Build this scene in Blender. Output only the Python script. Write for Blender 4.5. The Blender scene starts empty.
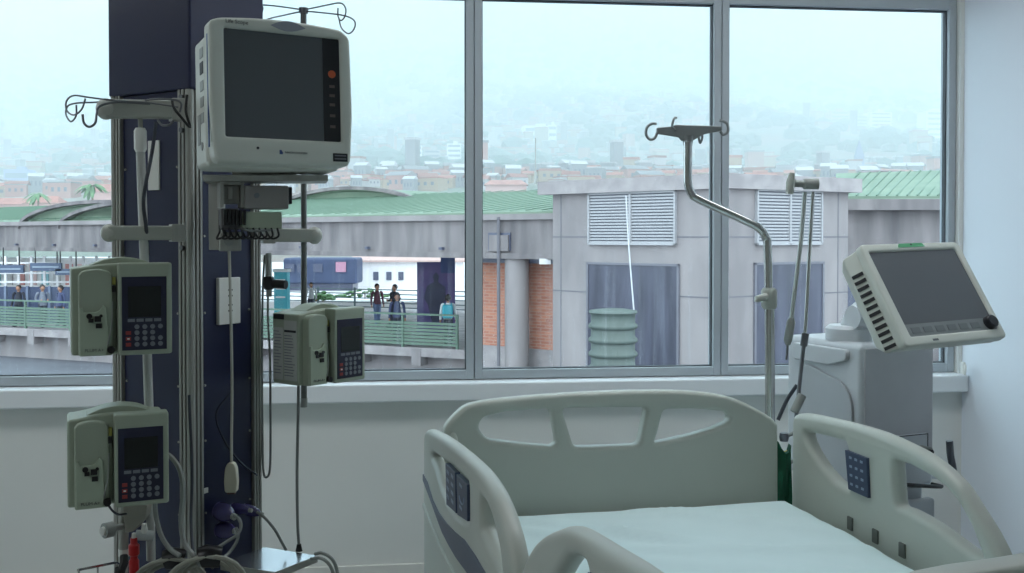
FILL_EMIT = 4.0
FILL_PANELS = [(-5.3, -1.25, 0), (-3.6, -1.25, 0), (-1.9, -1.25, 0), (-.85, -1.25, 0), (-4.0, -3.4, 90), (-4.3, -5.6, 90)]
HAZE = .00112
HAZEC = (.915, .982, 1.0, 1)
SKYC = (.79, .925, 1.0, 1)
SKYS = 3.3
EXPO = 0.0
import bpy, bmesh, math, random
from mathutils import Vector, Matrix, Euler
random.seed(7)
C = bpy.context.scene.collection
EYE = 1.40
F = 1000.0
TP = math.radians(1.0)
SP, CP = math.sin(TP), math.cos(TP)

def at(u, v, Y):
    """point of the place seen at photo position (u, v) lying at distance Y in front of the camera"""
    a = (u - 512) / F; b = (253.5 - v) / F
    x, y, z = a, CP + b * SP, -SP + b * CP
    k = Y / y
    return Vector((x * k, Y, z * k + EYE))

def R(d): return math.radians(d)

# ------------------------------------------------------------------ materials
def lin(c):
    r = []
    for x in c:
        x = x / 255.0
        r.append(x / 12.92 if x <= .04045 else ((x + .055) / 1.055) ** 2.4)
    return (r[0], r[1], r[2], 1)

MATS = {}
def mat(name, rgb, rough=.5, metal=0, var=.08, scale=6, spec=.5, rgb2=None, bump=0, bscale=40, coat=0, stretch=None, emit=0, trans=0):
    if name in MATS: return MATS[name]
    m = bpy.data.materials.new(name); m.use_nodes = True
    nt = m.node_tree; N = nt.nodes; L = nt.links
    b = N['Principled BSDF']
    c = lin(rgb)
    c2 = lin(rgb2) if rgb2 else tuple(x * (1 - var) for x in c[:3]) + (1,)
    tc = N.new('ShaderNodeTexCoord'); mp = N.new('ShaderNodeMapping')
    L.new(tc.outputs['Object'], mp.inputs['Vector'])
    if stretch: mp.inputs['Scale'].default_value = stretch
    nz = N.new('ShaderNodeTexNoise'); nz.inputs['Scale'].default_value = scale; nz.inputs['Detail'].default_value = 4
    L.new(mp.outputs['Vector'], nz.inputs['Vector'])
    rp = N.new('ShaderNodeValToRGB')
    rp.color_ramp.elements[0].position = .35; rp.color_ramp.elements[0].color = c2
    rp.color_ramp.elements[1].position = .65; rp.color_ramp.elements[1].color = c
    L.new(nz.outputs['Fac'], rp.inputs['Fac'])
    L.new(rp.outputs['Color'], b.inputs['Base Color'])
    b.inputs['Roughness'].default_value = rough; b.inputs['Metallic'].default_value = metal
    b.inputs['Specular IOR Level'].default_value = spec
    b.inputs['Coat Weight'].default_value = coat
    if trans: b.inputs['Transmission Weight'].default_value = trans
    if emit:
        b.inputs['Emission Color'].default_value = c; b.inputs['Emission Strength'].default_value = emit
    if bump:
        n2 = N.new('ShaderNodeTexNoise'); n2.inputs['Scale'].default_value = bscale
        L.new(tc.outputs['Object'], n2.inputs['Vector'])
        bp = N.new('ShaderNodeBump'); bp.inputs['Strength'].default_value = bump; bp.inputs['Distance'].default_value = .01
        L.new(n2.outputs['Fac'], bp.inputs['Height']); L.new(bp.outputs['Normal'], b.inputs['Normal'])
    MATS[name] = m
    return m

def brick_mat():
    m = bpy.data.materials.new('brickwork'); m.use_nodes = True
    nt = m.node_tree; N = nt.nodes; L = nt.links; b = N['Principled BSDF']
    tc = N.new('ShaderNodeTexCoord'); sx = N.new('ShaderNodeSeparateXYZ'); cx = N.new('ShaderNodeCombineXYZ')
    L.new(tc.outputs['Object'], sx.inputs[0]); L.new(sx.outputs['X'], cx.inputs['X']); L.new(sx.outputs['Z'], cx.inputs['Y'])
    br = N.new('ShaderNodeTexBrick'); L.new(cx.outputs[0], br.inputs['Vector'])
    br.inputs['Scale'].default_value = 1; br.inputs['Brick Width'].default_value = .26; br.inputs['Row Height'].default_value = .095
    br.inputs['Mortar Size'].default_value = .012
    br.inputs['Color1'].default_value = lin((188, 130, 106)); br.inputs['Color2'].default_value = lin((164, 108, 92)); br.inputs['Mortar'].default_value = lin((176, 140, 126))
    L.new(br.outputs['Color'], b.inputs['Base Color']); b.inputs['Roughness'].default_value = .9
    return m

def glass_mat():
    m = bpy.data.materials.new('window_glass'); m.use_nodes = True
    nt = m.node_tree; N = nt.nodes; L = nt.links
    for n in list(N): N.remove(n)
    out = N.new('ShaderNodeOutputMaterial'); t = N.new('ShaderNodeBsdfTransparent'); g = N.new('ShaderNodeBsdfGlossy')
    g.inputs['Roughness'].default_value = .02
    t.inputs['Color'].default_value = (.93, .97, .98, 1)
    fr = N.new('ShaderNodeFresnel'); fr.inputs['IOR'].default_value = 1.35
    mx = N.new('ShaderNodeMixShader'); L.new(fr.outputs[0], mx.inputs[0]); L.new(t.outputs[0], mx.inputs[1]); L.new(g.outputs[0], mx.inputs[2])
    # rain-streaked dust film
    tc = N.new('ShaderNodeTexCoord'); mp = N.new('ShaderNodeMapping'); mp.inputs['Scale'].default_value = (30, 30, .8)
    nz = N.new('ShaderNodeTexNoise'); nz.inputs['Scale'].default_value = 1.6; nz.inputs['Detail'].default_value = 5
    L.new(tc.outputs['Object'], mp.inputs[0]); L.new(mp.outputs[0], nz.inputs['Vector'])
    rp = N.new('ShaderNodeValToRGB'); rp.color_ramp.elements[0].position = .5; rp.color_ramp.elements[0].color = (0, 0, 0, 1)
    rp.color_ramp.elements[1].position = .8; rp.color_ramp.elements[1].color = (.16, .16, .16, 1)
    L.new(nz.outputs['Fac'], rp.inputs[0])
    sz = N.new('ShaderNodeSeparateXYZ'); L.new(tc.outputs['Object'], sz.inputs[0]); mr_ = N.new('ShaderNodeMapRange'); mr_.inputs['From Min'].default_value = .15; mr_.inputs['From Max'].default_value = .75; mr_.inputs['To Min'].default_value = 1; mr_.inputs['To Max'].default_value = .04
    L.new(sz.outputs['Z'], mr_.inputs['Value']); mu = N.new('ShaderNodeMath'); mu.operation = 'MULTIPLY'; L.new(rp.outputs[0], mu.inputs[0]); L.new(mr_.outputs[0], mu.inputs[1])
    tl = N.new('ShaderNodeBsdfTranslucent'); tl.inputs['Color'].default_value = (.75, .78, .82, 1)
    m2 = N.new('ShaderNodeMixShader'); L.new(mu.outputs[0], m2.inputs[0]); L.new(mx.outputs[0], m2.inputs[1]); L.new(tl.outputs[0], m2.inputs[2])
    L.new(m2.outputs[0], out.inputs['Surface'])
    return m

PLASTIC = mat('ivory_plastic', (206, 209, 200), .42, var=.03)
BEDP = mat('bed_plastic', (184, 188, 179), .38, var=.03)
PUMPP = mat('pump_plastic', (158, 168, 150), .45, var=.05)
GREYP = mat('grey_plastic', (150, 154, 150), .5, var=.05)
ARMP = mat('arm_plastic', (168, 170, 162), .5, var=.05)
DARKP = mat('dark_plastic', (32, 34, 38), .4, var=.1)
BLACK = mat('black_rubber', (18, 18, 20), .55, var=.1)
NAVY = mat('navy_lacquer', (22, 28, 64), .32, var=.10, scale=2)
NAVY2 = mat('navy_channel', (18, 22, 48), .35, var=.10, scale=2)
ALU = mat('brushed_aluminium', (168, 168, 162), .4, metal=.35, var=.08, scale=3, stretch=(30, 30, 1))
CHROME = mat('chrome', (200, 200, 198), .16, metal=1, var=.03)
STEEL = mat('steel_wire', (120, 122, 126), .3, metal=.9, var=.05)
STEELT = mat('steel_tray', (190, 192, 198), .22, metal=.9, var=.03)
SCREEN = mat('unlit_screen', (84, 88, 92), .32, var=.02, spec=.6)
SCREENL = mat('unlit_lcd', (18, 24, 24), .25, var=.1)
PANELB = mat('keypad_navy', (30, 32, 56), .35, var=.05)
KEYG = mat('key_grey', (120, 124, 132), .5, var=.05)
KEYR = mat('key_red', (150, 60, 60), .5, var=.05)
ORANGE = mat('orange_mark', (210, 100, 60), .5)
WHITEP = mat('white_plastic', (224, 224, 218), .4, var=.03)
BLUEE = mat('blue_edge', (70, 90, 140), .4)
SLATE = mat('slate_stripe', (88, 94, 112), .5, var=.05)
CTRL = mat('control_blue', (60, 72, 98), .45, var=.08)
CTRLK = mat('control_key', (140, 154, 176), .5)
GREEN = mat('green_mark', (90, 170, 120), .5)
VENTP = mat('ventilator_plastic', (196, 200, 204), .4, var=.03)
VENTG = mat('ventilator_grey', (176, 180, 184), .45, var=.03)
TUBE = mat('corrugated_grey', (140, 144, 140), .5, var=.06)
CABLE = mat('cable_grey', (120, 124, 122), .5, var=.06)
CABLED = mat('cable_dark', (60, 64, 74), .5, var=.06)
PURPLE = mat('violet_plug', (66, 60, 112), .2, var=.15, spec=.8, scale=40)
RED = mat('red_plastic', (190, 30, 34), .35, var=.05)
YEL = mat('yellow_plastic', (214, 190, 60), .4)
GRN = mat('green_cloth', (24, 92, 66), .8, var=.2, scale=30)
TAPE = mat('black_tape', (14, 14, 18), .3)
LABELG = mat('label_print', (96, 100, 100), .6)
PAPER = mat('label_paper', (186, 190, 186), .6, var=.05)
SHEET = mat('mint_sheet', (212, 233, 234), .65, var=.03, scale=3, bump=.3, bscale=7)
WALLP = mat('wall_paint', (226, 228, 224), .6, var=.03, scale=1.5)
WALLR = mat('wall_paint_daylit', (230, 236, 244), .55, var=.02, scale=1.5)  # window daylight's bluish brightness put into the right wall's base colour
CEILP = mat('ceiling_paint', (228, 228, 224), .8, var=.03, scale=1.5)
FLOORP = mat('vinyl_floor', (170, 176, 176), .35, var=.08, scale=4)
FRAMEP = mat('window_aluminium', (172, 180, 186), .45, metal=0, var=.04)
GASKET = mat('window_gasket', (66, 70, 76), .6)
GLASS = glass_mat()
BRICK = brick_mat()
CONC = mat('concrete', (150, 144, 145), .9, rgb2=(130, 125, 127), scale=1.1, stretch=(1, 1, .35))
CONCD = mat('concrete_stained', (138, 132, 133), .9, rgb2=(102, 98, 101), scale=1.6, stretch=(1, 1, .18))
CONCL = mat('concrete_light', (162, 156, 157), .9, rgb2=(140, 135, 137), scale=2)
SEAM = mat('joint_dark', (112, 111, 118), .9)
LOUV = mat('louvre_white', (164, 164, 168), .6, var=.03)
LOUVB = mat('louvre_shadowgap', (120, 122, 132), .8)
PANE = mat('smoked_panel', (80, 82, 98), .3, rgb2=(58, 60, 74), scale=1.4, stretch=(2, 2, .3))
PANEF = mat('panel_frame', (112, 112, 122), .5)
ROOFG = mat('green_roof', (120, 138, 120), .65, rgb2=(108, 128, 111), scale=.6)
ROOFS = mat('green_roof_seam', (98, 124, 108), .6)
RAILG = mat('green_rail', (98, 122, 108), .6, var=.08)
TANK = mat('tank_green', (84, 96, 92), .5, var=.06)
ROAD = mat('asphalt_wet', (100, 102, 110), .7, rgb2=(88, 90, 98), scale=.5)
PLAZA = mat('plaza_paving', (214, 212, 212), .9, rgb2=(196, 196, 198), scale=.4)
POSTER = mat('poster_purple', (98, 76, 132), .5, rgb2=(66, 64, 116), scale=1.2)
POSTB = mat('poster_blue', (52, 70, 124), .5, var=.2)
DBLUE = mat('dark_blue_metal', (62, 74, 104), .6, var=.2, scale=1)
TEAL = mat('teal_booth', (70, 170, 186), .6, var=.1)
WINDK = mat('dark_window', (84, 88, 108), .3)
BWHITE = mat('render_white', (232, 230, 232), .85, var=.04)
TERRA = mat('terracotta', (172, 122, 112), .9, rgb2=(154, 106, 98), scale=.3)
PINKW = mat('pink_render', (188, 152, 148), .9, var=.08, scale=.1)
GREYW = mat('grey_render', (186, 184, 186), .9, var=.08, scale=.1)
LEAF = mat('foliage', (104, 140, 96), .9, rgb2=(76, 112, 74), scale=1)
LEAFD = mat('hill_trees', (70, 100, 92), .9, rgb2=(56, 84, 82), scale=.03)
TRUNK = mat('trunk', (120, 104, 90), .9)
SKIN = mat('skin', (170, 126, 104), .6)
HAIR = mat('hair', (34, 28, 28), .7)

# ------------------------------------------------------------------ mesh helpers
def catmull(pts, n=8, closed=False):
    P = [Vector(p) for p in pts]; out = []; m = len(P)
    rng = range(m if closed else m - 1)
    for i in rng:
        if closed: a, b, c, d = P[(i - 1) % m], P[i], P[(i + 1) % m], P[(i + 2) % m]
        else:
            b, c = P[i], P[i + 1]; a = P[i - 1] if i > 0 else b + (b - c); d = P[i + 2] if i + 2 < m else c + (c - b)
        for k in range(n):
            t = k / n
            out.append(.5 * ((2 * b) + (c - a) * t + (2 * a - 5 * b + 4 * c - d) * t * t + (3 * b - a - 3 * c + d) * t ** 3))
    if not closed: out.append(P[-1])
    return out

def fillet(pts, r, n=5):
    """rounded corners of a closed 2D polygon"""
    m = len(pts); out = []
    rr = r if isinstance(r, (list, tuple)) else [r] * m
    for i in range(m):
        p0 = Vector(pts[i - 1]); p = Vector(pts[i]); p1 = Vector(pts[(i + 1) % m])
        a = p0 - p; b = p1 - p; q = min(rr[i], a.length * .45, b.length * .45)
        s = p + a.normalized() * q; e = p + b.normalized() * q
        for k in range(n + 1):
            t = k / n
            out.append(tuple((1 - t) ** 2 * s + 2 * t * (1 - t) * p + t * t * e))
    return out

class MB:
    def __init__(s): s.v = []; s.f = []; s.mi = []; s.m = 0; s.M = Matrix.Identity(4)
    def add(s, vs, fs):
        o = len(s.v); s.v += [s.M @ Vector(x) for x in vs]
        s.f += [tuple(o + i for i in f) for f in fs]; s.mi += [s.m] * len(fs)
        return s
    def box(s, c, d, rot=None):
        x, y, z = [q / 2 for q in d]; c = Vector(c)
        vs = [Vector((a * x, b * y, e * z)) for a in (-1, 1) for b in (-1, 1) for e in (-1, 1)]
        if rot: 
            M = Euler(rot).to_matrix(); vs = [M @ q for q in vs]
        return s.add([q + c for q in vs], [(0, 1, 3, 2), (4, 6, 7, 5), (0, 4, 5, 1), (2, 3, 7, 6), (0, 2, 6, 4), (1, 5, 7, 3)])
    def box2(s, a, b): return s.box([(a[i] + b[i]) / 2 for i in range(3)], [abs(a[i] - b[i]) for i in range(3)])
    def tube(s, pts, r, seg=10, smooth=0, closed=False, caps=True):
        if smooth: pts = catmull(pts, smooth, closed)
        P = [Vector(p) for p in pts]; n = len(P)
        rs = r if isinstance(r, (list, tuple)) else [r] * n
        if len(rs) != n: rs = [rs[0] + (rs[-1] - rs[0]) * i / (n - 1) for i in range(n)]
        vs = []; fs = []; up = None
        for i in range(n):
            if closed: t = (P[(i + 1) % n] - P[i - 1])
            else: t = P[min(i + 1, n - 1)] - P[max(i - 1, 0)]
            if t.length < 1e-9: t = Vector((0, 0, 1))
            t.normalize()
            if up is None:
                up = t.orthogonal().normalized()
            else:
                up = up - t * up.dot(t)
                up = up.normalized() if up.length > 1e-6 else t.orthogonal().normalized()
            w = t.cross(up)
            for k in range(seg):
                a = 2 * math.pi * k / seg
                vs.append(P[i] + (up * math.cos(a) + w * math.sin(a)) * rs[i])
        for i in range(n if closed else n - 1):
            j = (i + 1) % n
            for k in range(seg):
                l = (k + 1) % seg
                fs.append((i * seg + k, i * seg + l, j * seg + l, j * seg + k))
        if not closed and caps:
            fs.append(tuple(range(seg))); fs.append(tuple((n - 1) * seg + k for k in range(seg)))
        return s.add(vs, fs)
    def cyl(s, a, b, r, seg=16, r2=None): return s.tube([a, b], [r, r if r2 is None else r2], seg)
    def prism(s, outline, y0, y1):
        """outline in XZ extruded along Y"""
        n = len(outline)
        vs = [(p[0], y0, p[1]) for p in outline] + [(p[0], y1, p[1]) for p in outline]
        fs = [tuple(range(n)), tuple(range(n, 2 * n))] + [(i, (i + 1) % n, n + (i + 1) % n, n + i) for i in range(n)]
        return s.add(vs, fs)
    def prismz(s, outline, z0, z1):
        n = len(outline)
        vs = [(p[0], p[1], z0) for p in outline] + [(p[0], p[1], z1) for p in outline]
        fs = [tuple(range(n)), tuple(range(n, 2 * n))] + [(i, (i + 1) % n, n + (i + 1) % n, n + i) for i in range(n)]
        return s.add(vs, fs)
    def quad(s, a, b, c, d): return s.add([a, b, c, d], [(0, 1, 2, 3)])
    def slab(s, pts, th):
        """polygon (list of 3D points) thickened by vector th"""
        n = len(pts); th = Vector(th); P = [Vector(p) for p in pts]
        return s.add(P + [p + th for p in P], [tuple(range(n)), tuple(range(n, 2 * n))] + [(i, (i + 1) % n, n + (i + 1) % n, n + i) for i in range(n)])
    def sphere(s, c, r, seg=14, ring=8, sc=(1, 1, 1)):
        vs = []; fs = []; c = Vector(c)
        for i in range(ring + 1):
            a = math.pi * i / ring
            for k in range(seg):
                b = 2 * math.pi * k / seg
                vs.append(c + Vector((math.sin(a) * math.cos(b) * r * sc[0], math.sin(a) * math.sin(b) * r * sc[1], math.cos(a) * r * sc[2])))
        for i in range(ring):
            for k in range(seg):
                l = (k + 1) % seg; fs.append((i * seg + k, i * seg + l, (i + 1) * seg + l, (i + 1) * seg + k))
        return s.add(vs, fs)
    def lathe(s, prof, c=(0, 0, 0), seg=24):
        vs = []; fs = []; c = Vector(c); n = len(prof)
        for (r, z) in prof:
            for k in range(seg):
                a = 2 * math.pi * k / seg; vs.append(c + Vector((r * math.cos(a), r * math.sin(a), z)))
        for i in range(n - 1):
            for k in range(seg):
                l = (k + 1) % seg; fs.append((i * seg + k, i * seg + l, (i + 1) * seg + l, (i + 1) * seg + k))
        return s.add(vs, fs)
    def build(s, name, m, parent=None, bevel=0, smooth=True, world=False, seg=2, angle=35):
        me = bpy.data.meshes.new(name); me.from_pydata([tuple(x) for x in s.v], [], s.f)
        ms = m if isinstance(m, (list, tuple)) else [m]
        for q in ms: me.materials.append(q)
        bm = bmesh.new(); bm.from_mesh(me)
        for f, i in zip(bm.faces, s.mi): f.material_index = i
        bmesh.ops.remove_doubles(bm, verts=bm.verts, dist=1e-6)
        bmesh.ops.recalc_face_normals(bm, faces=bm.faces)
        if world and parent: bm.transform(parent_matrix(parent).inverted())
        bm.to_mesh(me); bm.free()
        if smooth:
            me.polygons.foreach_set('use_smooth', [True] * len(me.polygons))
            if not bevel: me.set_sharp_from_angle(angle=R(angle))
        o = bpy.data.objects.new(name, me); C.objects.link(o)
        if parent: o.parent = parent
        if bevel:
            b = o.modifiers.new('bevel', 'BEVEL'); b.width = bevel; b.segments = seg; b.limit_method = 'ANGLE'; b.angle_limit = R(40)
            b.harden_normals = True
        return o

def parent_matrix(o):
    M = Matrix.Translation(o.location) @ o.rotation_euler.to_matrix().to_4x4()
    return parent_matrix(o.parent) @ M if o.parent else M

def tag(o, label=None, cat=None, group=None, kind=None):
    if label: o['label'] = label
    if cat: o['category'] = cat
    if group: o['group'] = group
    if kind: o['kind'] = kind
    return o

def thing(name, label, cat, loc=(0, 0, 0), rot=(0, 0, 0), group=None, kind=None):
    o = bpy.data.objects.new(name, None); C.objects.link(o)
    o.location = loc; o.rotation_euler = rot; o.empty_display_size = .05
    return tag(o, label, cat, group, kind)

def plate(name, outline, holes, thick, bev, m, parent, place, res=3):
    """rounded plate with holes; place maps (u, w, depth) to a point of the parent's frame"""
    cu = bpy.data.curves.new(name, 'CURVE'); cu.dimensions = '2D'; cu.fill_mode = 'BOTH'
    cu.extrude = max(thick / 2 - bev, .0005); cu.bevel_depth = bev; cu.bevel_resolution = res; cu.offset = -bev
    for pts in [outline] + holes:
        sp = cu.splines.new('POLY'); sp.points.add(len(pts) - 1); sp.use_cyclic_u = True
        for i, p in enumerate(pts): sp.points[i].co = (p[0], p[1], 0, 1)
    t = bpy.data.objects.new(name, cu); C.objects.link(t)
    bpy.context.view_layer.update()
    me = bpy.data.meshes.new_from_object(t.evaluated_get(bpy.context.evaluated_depsgraph_get()))
    bpy.data.objects.remove(t)
    bm = bmesh.new(); bm.from_mesh(me)
    bmesh.ops.remove_doubles(bm, verts=bm.verts, dist=1e-5)
    for v in bm.verts: v.co = Vector(place(v.co.x, v.co.y, v.co.z))
    bmesh.ops.recalc_face_normals(bm, faces=bm.faces)
    me2 = bpy.data.meshes.new(name); bm.to_mesh(me2); bm.free(); me2.materials.append(m)
    me2.polygons.foreach_set('use_smooth', [True] * len(me2.polygons)); me2.set_sharp_from_angle(angle=R(50))
    o = bpy.data.objects.new(name, me2); C.objects.link(o); o.parent = parent
    return o

def text(name, s, size, m, parent, loc, rot, depth=.0004):
    cu = bpy.data.curves.new(name, 'FONT'); cu.body = s; cu.size = size; cu.extrude = depth; cu.align_x = 'CENTER'; cu.align_y = 'CENTER'
    t = bpy.data.objects.new(name, cu); C.objects.link(t); bpy.context.view_layer.update()
    me = bpy.data.meshes.new_from_object(t.evaluated_get(bpy.context.evaluated_depsgraph_get()))
    bpy.data.objects.remove(t); me.materials.append(m)
    o = bpy.data.objects.new(name, me); C.objects.link(o); o.parent = parent; o.location = loc; o.rotation_euler = rot
    return o

def copy_tree(o, parent=None):
    c = o.copy(); C.objects.link(c); c.parent = parent
    for ch in [q for q in bpy.data.objects if q.parent == o]: copy_tree(ch, c)
    return c
# ------------------------------------------------------------------ the room
CORNER = Vector((1.897, 4.207, 0)); WX = Vector((.9941, .1084, 0)); WY = Vector((-.1084, .9941, 0))
RM = Matrix.Translation(CORNER) @ Matrix(((WX.x, WY.x, 0, 0), (WX.y, WY.y, 0, 0), (0, 0, 1, 0), (0, 0, 0, 1)))
def wallx(u):
    a = (u - 512) / F; y = 4.0 / (1 - .109 * a); p = Vector((a * y, y, 0)) - CORNER
    return p.dot(WX)
def rmb(): m = MB(); m.M = RM.copy(); return m
def struct(name, m, ma, bevel=0): return tag(m.build(name, ma, None, bevel=bevel), kind='structure')
XL, XR, YB, YW = -6.6, 0.0, -7.2, 0.0
ZG0, ZG1, ZF0 = EYE - .54, EYE + .953, EYE - .575
HC = 2.85
struct('floor', rmb().box2((XL - .2, YB - .2, -.12), (XR + .2, YW + .3, 0)), FLOORP)
struct('ceiling', rmb().box2((XL - .2, YB - .2, HC), (XR + .2, YW + .3, HC + .12)), CEILP)
struct('wall_left', rmb().box2((XL - .15, YB, 0), (XL, YW + .22, HC)), WALLP)
struct('wall_back', rmb().box2((XL, YB - .15, 0), (XR, YB, HC)), WALLP)
struct('wall_right', rmb().box2((XR, YB, 0), (XR + .15, YW + .02, HC)), WALLR)
edges = [wallx(955), wallx(723.3), wallx(474.7), wallx(226), wallx(-24), wallx(-280)]
edges[0] = wallx(948) + .0475
w = rmb().box2((XL, YW, 0), (XR, YW + .22, ZF0 - .005)); w.box2((XL, YW, ZG1 + .09), (XR, YW + .22, HC)); w.box2((edges[0] + .001, YW, ZF0 - .005), (XR, YW + .10, ZG1 + .09))
struct('wall_window', w, WALLP)
struct('trim_1', rmb().box2((XL, -.055, ZF0 - .075), (XR, .10, ZF0 - .003)), mat('sill_white', (232, 236, 238), .4, var=.02), bevel=.008)
struct('baseboard_right', rmb().box2((XR - .015, YB, 0), (XR, -.06, .1)), WHITEP, bevel=.003)
struct('baseboard_window', rmb().box2((XL, -.015, 0), (XR - .02, 0, .1)), WHITEP, bevel=.003)
# windows: one aluminium frame each, side by side
edges = [wallx(955), wallx(723.3), wallx(474.7), wallx(226), wallx(-24), wallx(-280)]
edges[0] = wallx(948) + .0475
for i in range(5):
    xr, xl = edges[i], edges[i + 1]
    wd = thing('window_%d' % (i + 1), None, None, tuple(RM @ Vector(((xl + xr) / 2, .06, ZF0))), (0, 0, math.atan2(WX.y, WX.x)), kind='structure')
    W = (xr - xl) / 2 - .0015; H0, H1 = 0, ZG1 + .085 - ZF0; fw = .0305
    m = MB()
    m.box2((-W, -.035, H0), (-W + fw, .035, H1)); m.box2((W - fw, -.035, H0), (W, .035, H1))
    m.box2((-W + fw, -.034, H0), (W - fw, .034, H0 + .036)); m.box2((-W + fw, -.034, H1 - .085), (W - fw, .034, H1))
    m.build('window_frame', FRAMEP, wd, bevel=.002)
    g = MB(); q = .004
    g.box2((-W + fw, -.012, H0 + .036), (-W + fw + q, .012, H1 - .085)); g.box2((W - fw - q, -.012, H0 + .036), (W - fw, .012, H1 - .085))
    g.box2((-W + fw + q, -.012, H0 + .036), (W - fw - q, .012, H0 + .036 + q)); g.box2((-W + fw + q, -.012, H1 - .085 - q), (W - fw - q, .012, H1 - .085))
    g.build('window_gasket', GASKET, wd)
    a, b = -W + fw + q / 2, W - fw - q / 2
    MB().quad((a, 0, H0 + .039), (b, 0, H0 + .039), (b, 0, H1 - .088), (a, 0, H1 - .088)).build('glass', GLASS, wd, smooth=False)
# small white latch on the right window jamb
la = thing('window_latch', 'small white plastic window latch beside the window corner above the sill', 'latch', tuple(at(963, 368, 4.12)))
MB().box((0, 0, 0), (.012, .03, .05)).build('base', WHITEP, la, bevel=.004)
MB().tube([(0, -.02, .015), (-.004, -.03, 0), (-.006, -.028, -.025)], .005, 8, 4).build('handle', WHITEP, la)

# unseen ceiling panels out of the frame, added to light the interior
for k, (x, y, turn) in enumerate(FILL_PANELS):
    t = thing('added_fill_panel', 'unseen ceiling panel added to light the room', 'ceiling light', tuple(RM @ Vector((x, y, HC))), (0, 0, .1085 + R(turn)), group='added fill panels')
    m = MB(); 
    for s in (-1, 1): m.box((s * .61, 0, -.012), (.02, .64, .024)); m.box((0, s * .31, -.012), (1.20, .02, .024))
    m.build('frame', WHITEP, t, bevel=.003)
    MB().box((0, 0, -.008), (1.20, .60, .012)).build('diffuser', mat('fill_diffuser', (246, 250, 252), emit=FILL_EMIT), t)

# ------------------------------------------------------------------ service column
CC = Vector((-.74, 2.30, 0)); CL = Vector((-.965, 2.431, 0)); CR = Vector((-.63, 2.49, 0)); CB = CL + CR - CC
eL = (CL - CC).normalized(); nL = Vector((eL.y, -eL.x, 0)); nL = nL if nL.y < 0 else -nL
eR = (CR - CC).normalized(); nR = Vector((eR.y, -eR.x, 0)); nR = nR if nR.x > 0 else -nR
lenL, lenR = (CL - CC).length, (CR - CC).length
def lf(s, z, o=0): p = CC + eL * s + nL * o; return Vector((p.x, p.y, z))
def rf(s, z, o=0): p = CC + eR * s + nR * o; return Vector((p.x, p.y, z))
col = thing('service_column', 'tall navy blue medical service column with aluminium corner rails', 'service column', (-.79, 2.46, 0))
def inset(d):
    c = (CC + CB) / 2
    return [tuple((c + (p - c) * (1 - d / .17)).xy) for p in (CC, CR, CB, CL)]
zs = EYE + .336
MB().prismz(inset(.012), 0, zs).build('core', NAVY2, col, world=True, bevel=.003)
MB().prismz(inset(-.014), zs, HC).build('upper_shroud', NAVY, col, world=True, bevel=.006)
MB().prismz(inset(-.05), 0, .06).build('base', GREYP, col, world=True, bevel=.01)
m = MB().box2((0, 0, 0), (0, 0, 0)); m = MB()
def facebox(m, f, s0, s1, z0, z1, o0, o1):
    m.slab([f(s0, z0, o0), f(s1, z0, o0), f(s1, z1, o0), f(s0, z1, o0)], f(0, 0, o1) - f(0, 0, o0)); return m
facebox(MB(), lf, .035, lenL - .03, .06, zs, -.016, -.002).build('left_panel', NAVY, col, world=True, bevel=.0015)
facebox(MB(), rf, .035, lenR - .026, .06, zs, -.016, -.002).build('right_panel', NAVY, col, world=True, bevel=.0015)
def rail(m, p, ex, ey, w):
    """slotted aluminium extrusion: two ribs beside a slot"""
    for k in (-1, 0, 1):
        c = p + ex * (k * w * .36)
        hw = w * .11
        m.slab([c - ex * hw - ey * .02 + Vector((0, 0, .06)), c + ex * hw - ey * .02 + Vector((0, 0, .06)), c + ex * hw - ey * .02 + Vector((0, 0, zs + .01)), c - ex * hw - ey * .02 + Vector((0, 0, zs + .01))], ey * .024)
    m.slab([p - ex * w * .46 - ey * .022 + Vector((0, 0, .06)), p + ex * w * .46 - ey * .022 + Vector((0, 0, .06)), p + ex * w * .46 - ey * .022 + Vector((0, 0, zs)), p - ex * w * .46 - ey * .022 + Vector((0, 0, zs))], ey * .016)
    return m
for nm, p, ex, ey, w in [('corner_rail', lf(.017, 0, .002), eL, nL, .034), ('corner_rail', rf(.017, 0, .002), eR, nR, .032),
                         ('corner_rail', lf(lenL - .014, 0, .002), eL, nL, .028), ('corner_rail', rf(lenR - .012, 0, .002), eR, nR, .026)]:
    rail(MB(), p, ex, ey, w).build(nm, ALU, col, world=True, bevel=.001)
MB().tube([(CC.x, CC.y, .06), (CC.x, CC.y, zs)], .009, 10).build('corner_rail', ALU, col, world=True)
MB().tube([(CL.x, CL.y, .06), (CL.x, CL.y, zs + .01)], .008, 10).build('corner_rail', ALU, col, world=True)
m = MB()
for z in (1.05, 1.22, 1.40, 1.56, 1.70, .92, .75, .6):
    for f, a, b in ((lf, .043, lenL - .038), (rf, .043, lenR - .034)):
        for s in (a, b): m.cyl(f(s, z, -.003), f(s, z, 0.0005), .0028, 8)
m.build('panel_screws', ALU, col, world=True)
m = MB()
for v in (97, 130, 232, 248): 
    z = at(180, v, 2.3).z; m.cyl(lf(.017, z, .004), lf(.017, z, .012), .006, 10)
m.build('rail_bolts', STEEL, col, world=True)
def lface(u, v):
    a = (u - 512) / F; d = Vector((a, 1, 0)); k = CC.dot(nL) / d.dot(nL); p = d * k
    return (p - CC).dot(eL), at(u, v, p.y).z
def rface(u, v):
    a = (u - 512) / F; d = Vector((a, 1, 0)); k = CC.dot(nR) / d.dot(nR); p = d * k
    return (p - CC).dot(eR), at(u, v, p.y).z
s0, z0 = lface(160, 190); s1, z1 = lface(149, 141)
tag(facebox(MB(), lf, s0, s1, z0, z1, -.003, .002).build('blank_plate', WHITEP, col, world=True, bevel=.001), 'white blank plate on the left face')
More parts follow.
